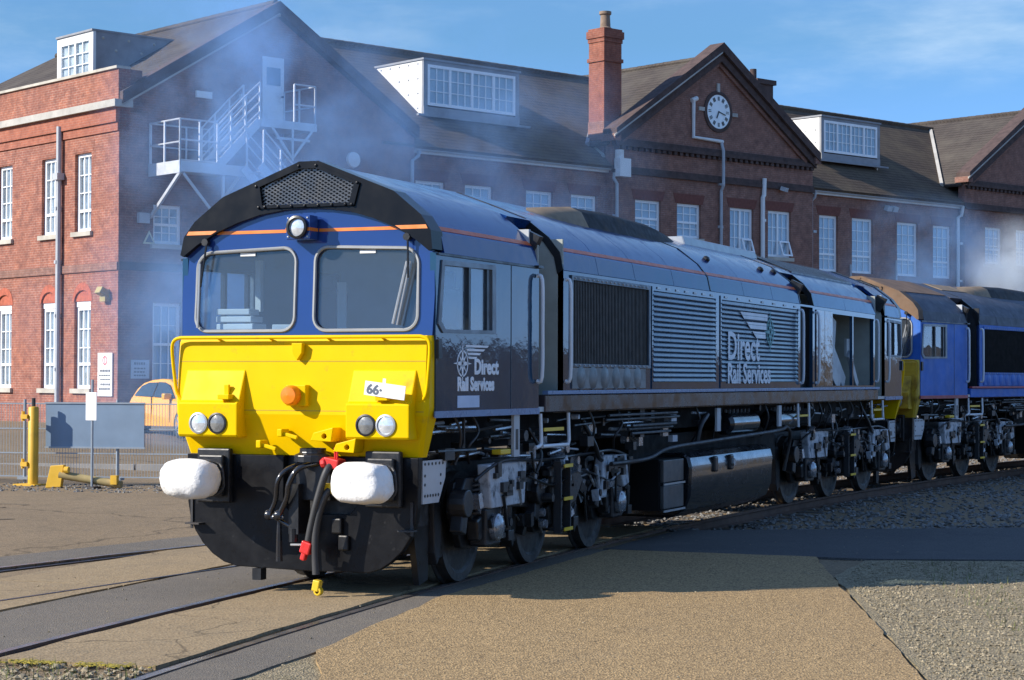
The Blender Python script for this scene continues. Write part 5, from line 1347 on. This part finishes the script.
    for x in (9.0, 11.6, 12.3): m = MB(); m.lathe([(.05,0),(.05,.03),(.02,.05),(0,.05)], (x,-1.02,3.53), (0,-.6,.8), 10); m.build('lifting_point', m_black, root)
    # underframe
    m = MB(); m.box(.3,19.7,-.80,.80,1.26,1.605); m.box(6.6,13.2,-.8,.8,.75,1.32); m.box(6.7,7.55,-1.15,1.15,.36,.98); m.build('underframe', m_under, root)
    for sg in (-1, 1):
        tk = [(sg*.2,.22),(sg*1.0,.22),(sg*1.18,.32),(sg*1.25,.5),(sg*1.27,.86),(sg*1.24,.97),(sg*1.16,1.03),(sg*.2,1.03)]
        m = MB(); m.prism(tk, 'x', 7.62, 11.40); ft = m.build('fuel_tank', m_tank, root, bevel=.03, smooth=35)
        m = MB()
        for x in (8.6, 9.3): m.obox((x,sg*1.27,.86),(.14,.06,.20))
        m.pieces('filler_recess', m_black, ft, bevel=.02); m = MB(); m.cyl((9.3,sg*1.29,.86),(9.3,sg*1.33,.86),.05,None,12); m.build('filler_cap', m_alu, ft)
        bx = MB()
        for z0, z1 in ((.70,.97),(.38,.66)): bx.box(6.74,7.52,min(sg*1.15,sg*1.20),max(sg*1.15,sg*1.20),z0,z1)
        bb = bx.pieces('battery_box', S['batt'], root, bevel=.01)[0]; m = MB()
        for z in (.68,.355): m.box(6.72,7.54,min(sg*1.201,sg*1.215),max(sg*1.201,sg*1.215),z-.012,z+.012)
        m.pieces('trim', m_alu, bb)
        for x0, x1 in ((9.45,10.8),(11.7,12.95)):
            m = MB(); m.lathe([(0,0),(.10,.01),(.15,.06),(.15,x1-x0-.06),(.10,x1-x0-.01),(0,x1-x0)], (x0,sg*1.12,1.36), (1,0,0), 18); a = m.build('air_reservoir', m_tank, root, smooth=35)
            m = MB()
            for k in range(7): m.lathe([(.03,0),(.03,.05),(0,.06)], (x0+.1+k*.18,sg*1.12,1.50), (0,0,1), 8)
            m.build('bolt', m_iron, a, kind='stuff')
        m = MB()
        for z, y, x0, x1 in ((1.55,1.28,4.6,7.0),(1.50,1.24,4.6,7.2),(1.42,1.27,5.4,7.0),(1.38,1.22,5.4,7.0),(1.33,1.26,5.4,6.8)):
            m.tube([(x0,sg*y,z),(x1,sg*y,z)], .018, 6)
        m.tube(smoothp([(4.9,sg*1.2,1.0),(6.0,sg*1.25,1.02),(6.7,sg*1.28,1.12),(8.4,sg*1.28,1.16),(11.6,sg*1.28,1.22),(12.2,sg*1.25,1.26),(12.6,sg*1.2,1.1),(12.6,sg*1.1,.6)], 5), .026, 8)
        m.tube(smoothp([(7.9,sg*1.25,1.12),(7.95,sg*1.28,1.35),(8.2,sg*1.28,1.48),(8.5,sg*1.2,1.5)], 5), .030, 8)
        m.tube(smoothp([(.5,sg*1.15,1.5),(1.1,sg*1.2,1.46),(1.8,sg*1.2,1.5)], 5), .014, 6); m.tube([(.9,sg*1.2,1.58),(.9,sg*1.2,1.35),(.8,sg*1.15,1.15)], .016, 6)
        for k, x in enumerate((.7,1.1,4.2,5.1,8.0,8.9,11.2,13.8,14.3,14.9,15.6,16.4,17.1)):
            m.tube(smoothp([(x,sg*1.2,1.6),(x+.05,sg*1.24,1.45),(x+.1*(-1)**k,sg*1.2,1.3),(x+.15,sg*1.1,1.15)], 4), .014, 6)
        m.pieces('pipe', m_iron, root, smooth=60)
        rnd = random.Random(5+sg)
        for mt, n in ((m_bog, 60), (m_boggrey, 22), (m_cap, 30)):
            m = MB()
            for k in range(n):
                x = rnd.choice((rnd.uniform(.5,6.4), rnd.uniform(.5,12.6), rnd.uniform(12.7,19.5))); z = rnd.uniform(1.16,1.56); y = sg*rnd.uniform(.95,1.24); q = rnd.random()
                if q < .4: m.obox((x,y,z),(rnd.uniform(.05,.22),rnd.uniform(.04,.12),rnd.uniform(.04,.16)))
                elif q < .6: r = rnd.uniform(.03,.07); m.cyl((x,y-sg*.03,z),(x,y+sg*.05,z),r,r*.85,12)
                else: l = rnd.uniform(.2,.9); m.cyl((x-l/2,y,z),(x+l/2,y,z+rnd.uniform(-.05,.05)),rnd.uniform(.010,.02),None,7)
            m.build('small_fitting', mt, root, kind='stuff')
        m = MB(); m.box(1.85,1.99,min(sg*1.28,sg*1.31),max(sg*1.28,sg*1.31),1.19,1.60); hg = m.build('hanger_bracket', m_plate, root)
        m = MB(); m.box(1.89,1.95,min(sg*1.311,sg*1.314),max(sg*1.311,sg*1.314),1.26,1.46); m.build('slot', m_black, hg)
        m = MB(); m.box(1.55,1.80,min(sg*1.2,sg*1.3),max(sg*1.2,sg*1.3),1.22,1.27); m.build('jacking_pad', m_yelp, root, bevel=.01)
        for x in (8.75, 11.75): m = MB(); m.box(x-.08,x+.08,min(sg*1.25,sg*1.28),max(sg*1.25,sg*1.28),1.28,1.58); m.build('hanger_bracket', m_plate, root)
        for e in (0, 1):
            ex_ = (lambda v: v) if not e else (lambda v: 20-v)
            m = MB(); m.prism([(ex_(.03),1.215),(ex_(.52),1.215),(ex_(.50),1.05),(ex_(.36),.83),(ex_(.03),.83)], 'y', sg*1.17, sg*1.20); pp = m.build('perforated_plate', m_plate, root)
            m = MB()
            for i in range(6):
                for z in (1.185,.90): m.lathe([(.014,0),(.014,.004),(0,.004)], (ex_(.07+i*.075*(1 if z > 1 else .75)),sg*1.20,z), (0,sg,0), 8)
            for i in range(2):
                for z in (1.08,1.0): m.lathe([(.014,0),(.014,.004),(0,.004)], (ex_(.07+i*.33),sg*1.20,z), (0,sg,0), 8)
            m.build('bolt', m_black, pp, kind='stuff')
            m = MB(); m.prism([(ex_(.25),.95),(ex_(.75),1.15),(ex_(.80),1.0),(ex_(.62),.55),(ex_(.60),.10 if sg < 0 else .4),(ex_(.42),.06 if sg < 0 else .4),(ex_(.32),.45)], 'y', sg*.92, sg*.98); m.build('life_guard', m_black, root, smooth=50)
    if S['second']:
        m = MB(); m.prism([(y*1.0, z+.012) for y, z in shell(.03, 3)], 'x', .22, 2.40); m.build('sun_tone_cover', m_rust2, root)  # brown cover stands in for sunlight browning the cab roof top
        m = MB(); m.prism([(y*1.0, z+.012) for y, z in shell(.03, 4)], 'x', 3.2, 4.6); m.build('sun_tone_cover', m_stain, root)  # tan continues the painted sun tone behind the cab
    b1 = bogie(root, S, 3.434, 6.56/RT, 0); b2 = bogie(root, S, 16.554, -6.56/RT, 0)
    return root
paint = lambda n, c, r=.10, **k: pm(n, c, r, var=.10, vs=1.2, rv=.05, coat=.5, bp=.06, bs=2.2, bd=.06, **k)
m_dblue = paint('dark_blue_gloss', (.016,.045,.185))
m_dside = pm('dark_blue_side', (.009,.046,.092), .05, var=.15, vs=1.4, rv=.02, bp=.06, bs=1.8, bd=.08, spec=.6, dirt=(.045,.046,.05), da=(.58,.78), ds=2.0, dr=.15)
m_roofb = pm('roof_blue', (.005,.038,.165), .15, var=.12, vs=2, bp=.05, bs=2, bd=.05)
m_yell = pm('warning_yellow', (.76,.48,.0), .42, var=.06, vs=1.5, rv=.08, spec=.08, dirt=(.42,.25,.03), da=(.60,.82), ds=5, dr=.6)
m_hoodb = pm('hood_black', (.0055,.0055,.006), .20, var=.08, vs=2, rv=.03, spec=.22)
m_lou = pm('louvre_blue', (.075,.125,.185), .2, var=.2, vs=2.5, coat=.3)
m_frame = pm('frame_blue_grey', (.085,.11,.14), .4, var=.3, vs=4)
m_dull = pm('dusty_panel', (.12,.125,.125), .4, var=.35, vs=5)
m_sole = pm('solebar_dusty', (.030,.022,.026), .22, var=.3, vs=2, dirt=(.055,.045,.040), da=(.52,.75), ds=1.2, dr=.35)
m_sill = pm('sill_blue', (.12,.20,.36), .3, var=.1)
m_shiny = pm('shiny_brown_door', (.16,.13,.12), .08, metal=.75, var=.3, vs=2, bp=.15, bs=2.5, bd=.1)
m_stain = pm('stained_tan', (.22,.155,.09), .7, var=.3, vs=4)
m_exh = pm('exhaust_black', (.014,.012,.011), .6, spec=.2, var=.4, vs=4, dirt=(.10,.07,.045), da=(.52,.75))
m_side2 = paint('door_blue', (.05,.075,.10), .2)
m_plough = pm('plough_black', (.008,.008,.009), .32, var=.2, vs=3, spec=.22, dirt=(.04,.04,.04), da=(.64,.75), ds=9, dr=.6, bp=.03)
S1 = dict(body=m_dblue, front=m_dblue, side=m_dside, roof=m_roofb, roof2=m_roofb, nose=m_yell, hood=m_hoodb, mesh=m_mesh, stripe=m_orange, stripe2=pm('red_orange_line', (.62,.13,.04), .4), plough=m_plough, sill=m_sill, recess=m_comp,
    fins=m_rubber, frame=m_frame, dull=m_dull, louvre=m_lou, side2=m_side2, shiny=m_shiny, solebar=m_sole, exhaust=m_exh, stain=m_stain, batt=pm('battery_door', (.07,.068,.066), .4, var=.3), number=True, bags=True, hoses=True, letters=True, second=False)
wb = dict(dirt=(.07,.12,.28), da=(.60,.80), ds=3)
m_b2 = pm('worn_blue', (.024,.120,.45), .5, var=.15, vs=2, spec=.3, **wb)
m_b2n = pm('worn_yellow', (.50,.34,.02), .55, var=.2, vs=3, dirt=(.16,.09,.02), da=(.5,.7))
m_b2r = pm('worn_roof', (.045,.05,.072), .6, var=.3, vs=3, dirt=(.20,.21,.23), da=(.58,.75), ds=4)
m_redst = pm('faded_red_sill', (.32,.05,.06), .5, var=.2)
S3 = dict(S1); S3.update(body=m_b2, front=m_b2, side=m_b2, roof=m_b2r, roof2=m_b2r, nose=m_b2n, hood=m_rust2, stripe=None, sill=m_redst, recess=m_dark, louvre=m_b2, side2=m_dark, shiny=m_b2, solebar=m_b2, frame=m_b2, dull=m_b2, number=False, bags=False, hoses=False, letters=False, second=True, plough=m_bog, fins=m_under)
loco('diesel_locomotive', S1, 'dark blue and yellow diesel locomotive with white wrapped buffers, nearest the camera', (0,0,0), 0)
p2, h2 = track(21.35)
d2 = Vector((cos(h2), sin(h2), 0)); n2 = Vector((-sin(h2), cos(h2), 0))
o2 = p2 - d2*9.99 - n2*YC
loco('diesel_locomotive', S3, 'weathered brighter blue diesel locomotive with rusty hood, coupled behind on the right', (o2.x,o2.y,0), h2)
# ------------------------------------------------------------------ exhaust smoke drifting across the building
def smoke(name, lab, c, r, rz, dens, col, sc=1.4, seed=0, lo=.45, hi=.64):
    m = MB(); n1, n2 = 24, 14
    secs = [[(cos(2*pi*j/n1)*sin(pi*i/n2), sin(2*pi*j/n1)*sin(pi*i/n2), -cos(pi*i/n2)) for j in range(n1)] for i in range(n2+1)]
    m.loft(secs, caps=False)
    mt = bpy.data.materials.new(name); mt.use_nodes = True; nt = mt.node_tree; nt.nodes.clear()
    o = N(nt, 'ShaderNodeOutputMaterial'); v = N(nt, 'ShaderNodeVolumePrincipled'); t = N(nt, 'ShaderNodeTexCoord')
    ln = N(nt, 'ShaderNodeVectorMath', operation='LENGTH'); nt.links.new(t.outputs['Object'], ln.inputs[0])
    fall = ramp(nt, ln.outputs['Value'], .15, 1, 1, 0)
    mpn = N(nt, 'ShaderNodeMapping'); mpn.inputs['Location'].default_value = (seed*3.1, seed*1.7, seed); mpn.inputs['Scale'].default_value = (r[0]/3, r[1]/3, r[2]/3); nt.links.new(t.outputs['Object'], mpn.inputs[0])
    nn = ramp(nt, nz(nt, mpn.outputs[0], sc, 6, .62), lo, hi, .05, 1)
    a = N(nt, 'ShaderNodeMath', operation='MULTIPLY'); nt.links.new(fall, a.inputs[0]); nt.links.new(nn, a.inputs[1])
    b = N(nt, 'ShaderNodeMath', operation='MULTIPLY'); nt.links.new(a.outputs[0], b.inputs[0]); b.inputs[1].default_value = dens
    nt.links.new(b.outputs[0], v.inputs['Density']); v.inputs['Color'].default_value = (*col, 1); v.inputs['Anisotropy'].default_value = .2
    nt.links.new(v.outputs[0], o.inputs['Volume'])

    ob = m.build('exhaust_smoke', mt, fix=True); ob.location = c; ob.scale = r; ob.rotation_euler = (0,0,rz); tag(ob, lab, kind='stuff')
BL = (.36,.62,1.0)
def at(t, y, z): p = Vector((KX,KY,0)) + FD*TT(t,y) - FN*y; return (p.x, p.y, ZZ(z,y))
smoke('smoke_a', 'blue exhaust smoke hanging before the shaded gable wall', at(5.2,-6.0,8.9), (5.2,3.6,7.0), FA, .52, BL, 1.2, 1, .47, .62)
smoke('smoke_b', 'thin blue smoke trailing across the main front', at(13.5,-5.0,9.0), (8,3.2,5.0), FA, .26, BL, 1.2, 2)
smoke('smoke_c', 'low blue smoke drifting behind the wire fence', at(2.8,-9.0,2.8), (5,4.0,4.0), FA, .26, BL, 1.2, 3)
smoke('smoke_d', 'white smoke puff rising over the second locomotive', at(45.2,-8,6.9), (2.4,2.2,2.2), FA, 1.3, (.90,.96,1.0), 1.5, 4)
smoke('smoke_e', 'thin bluish smoke before the four tall windows', at(38.5,-8,7.0), (4.5,2.4,2.6), FA, .40, BL, 1.5, 6)
SC.cycles.volume_step_rate = 3
SC.cycles.volume_max_steps = 64
SC.cycles.volume_bounces = 2
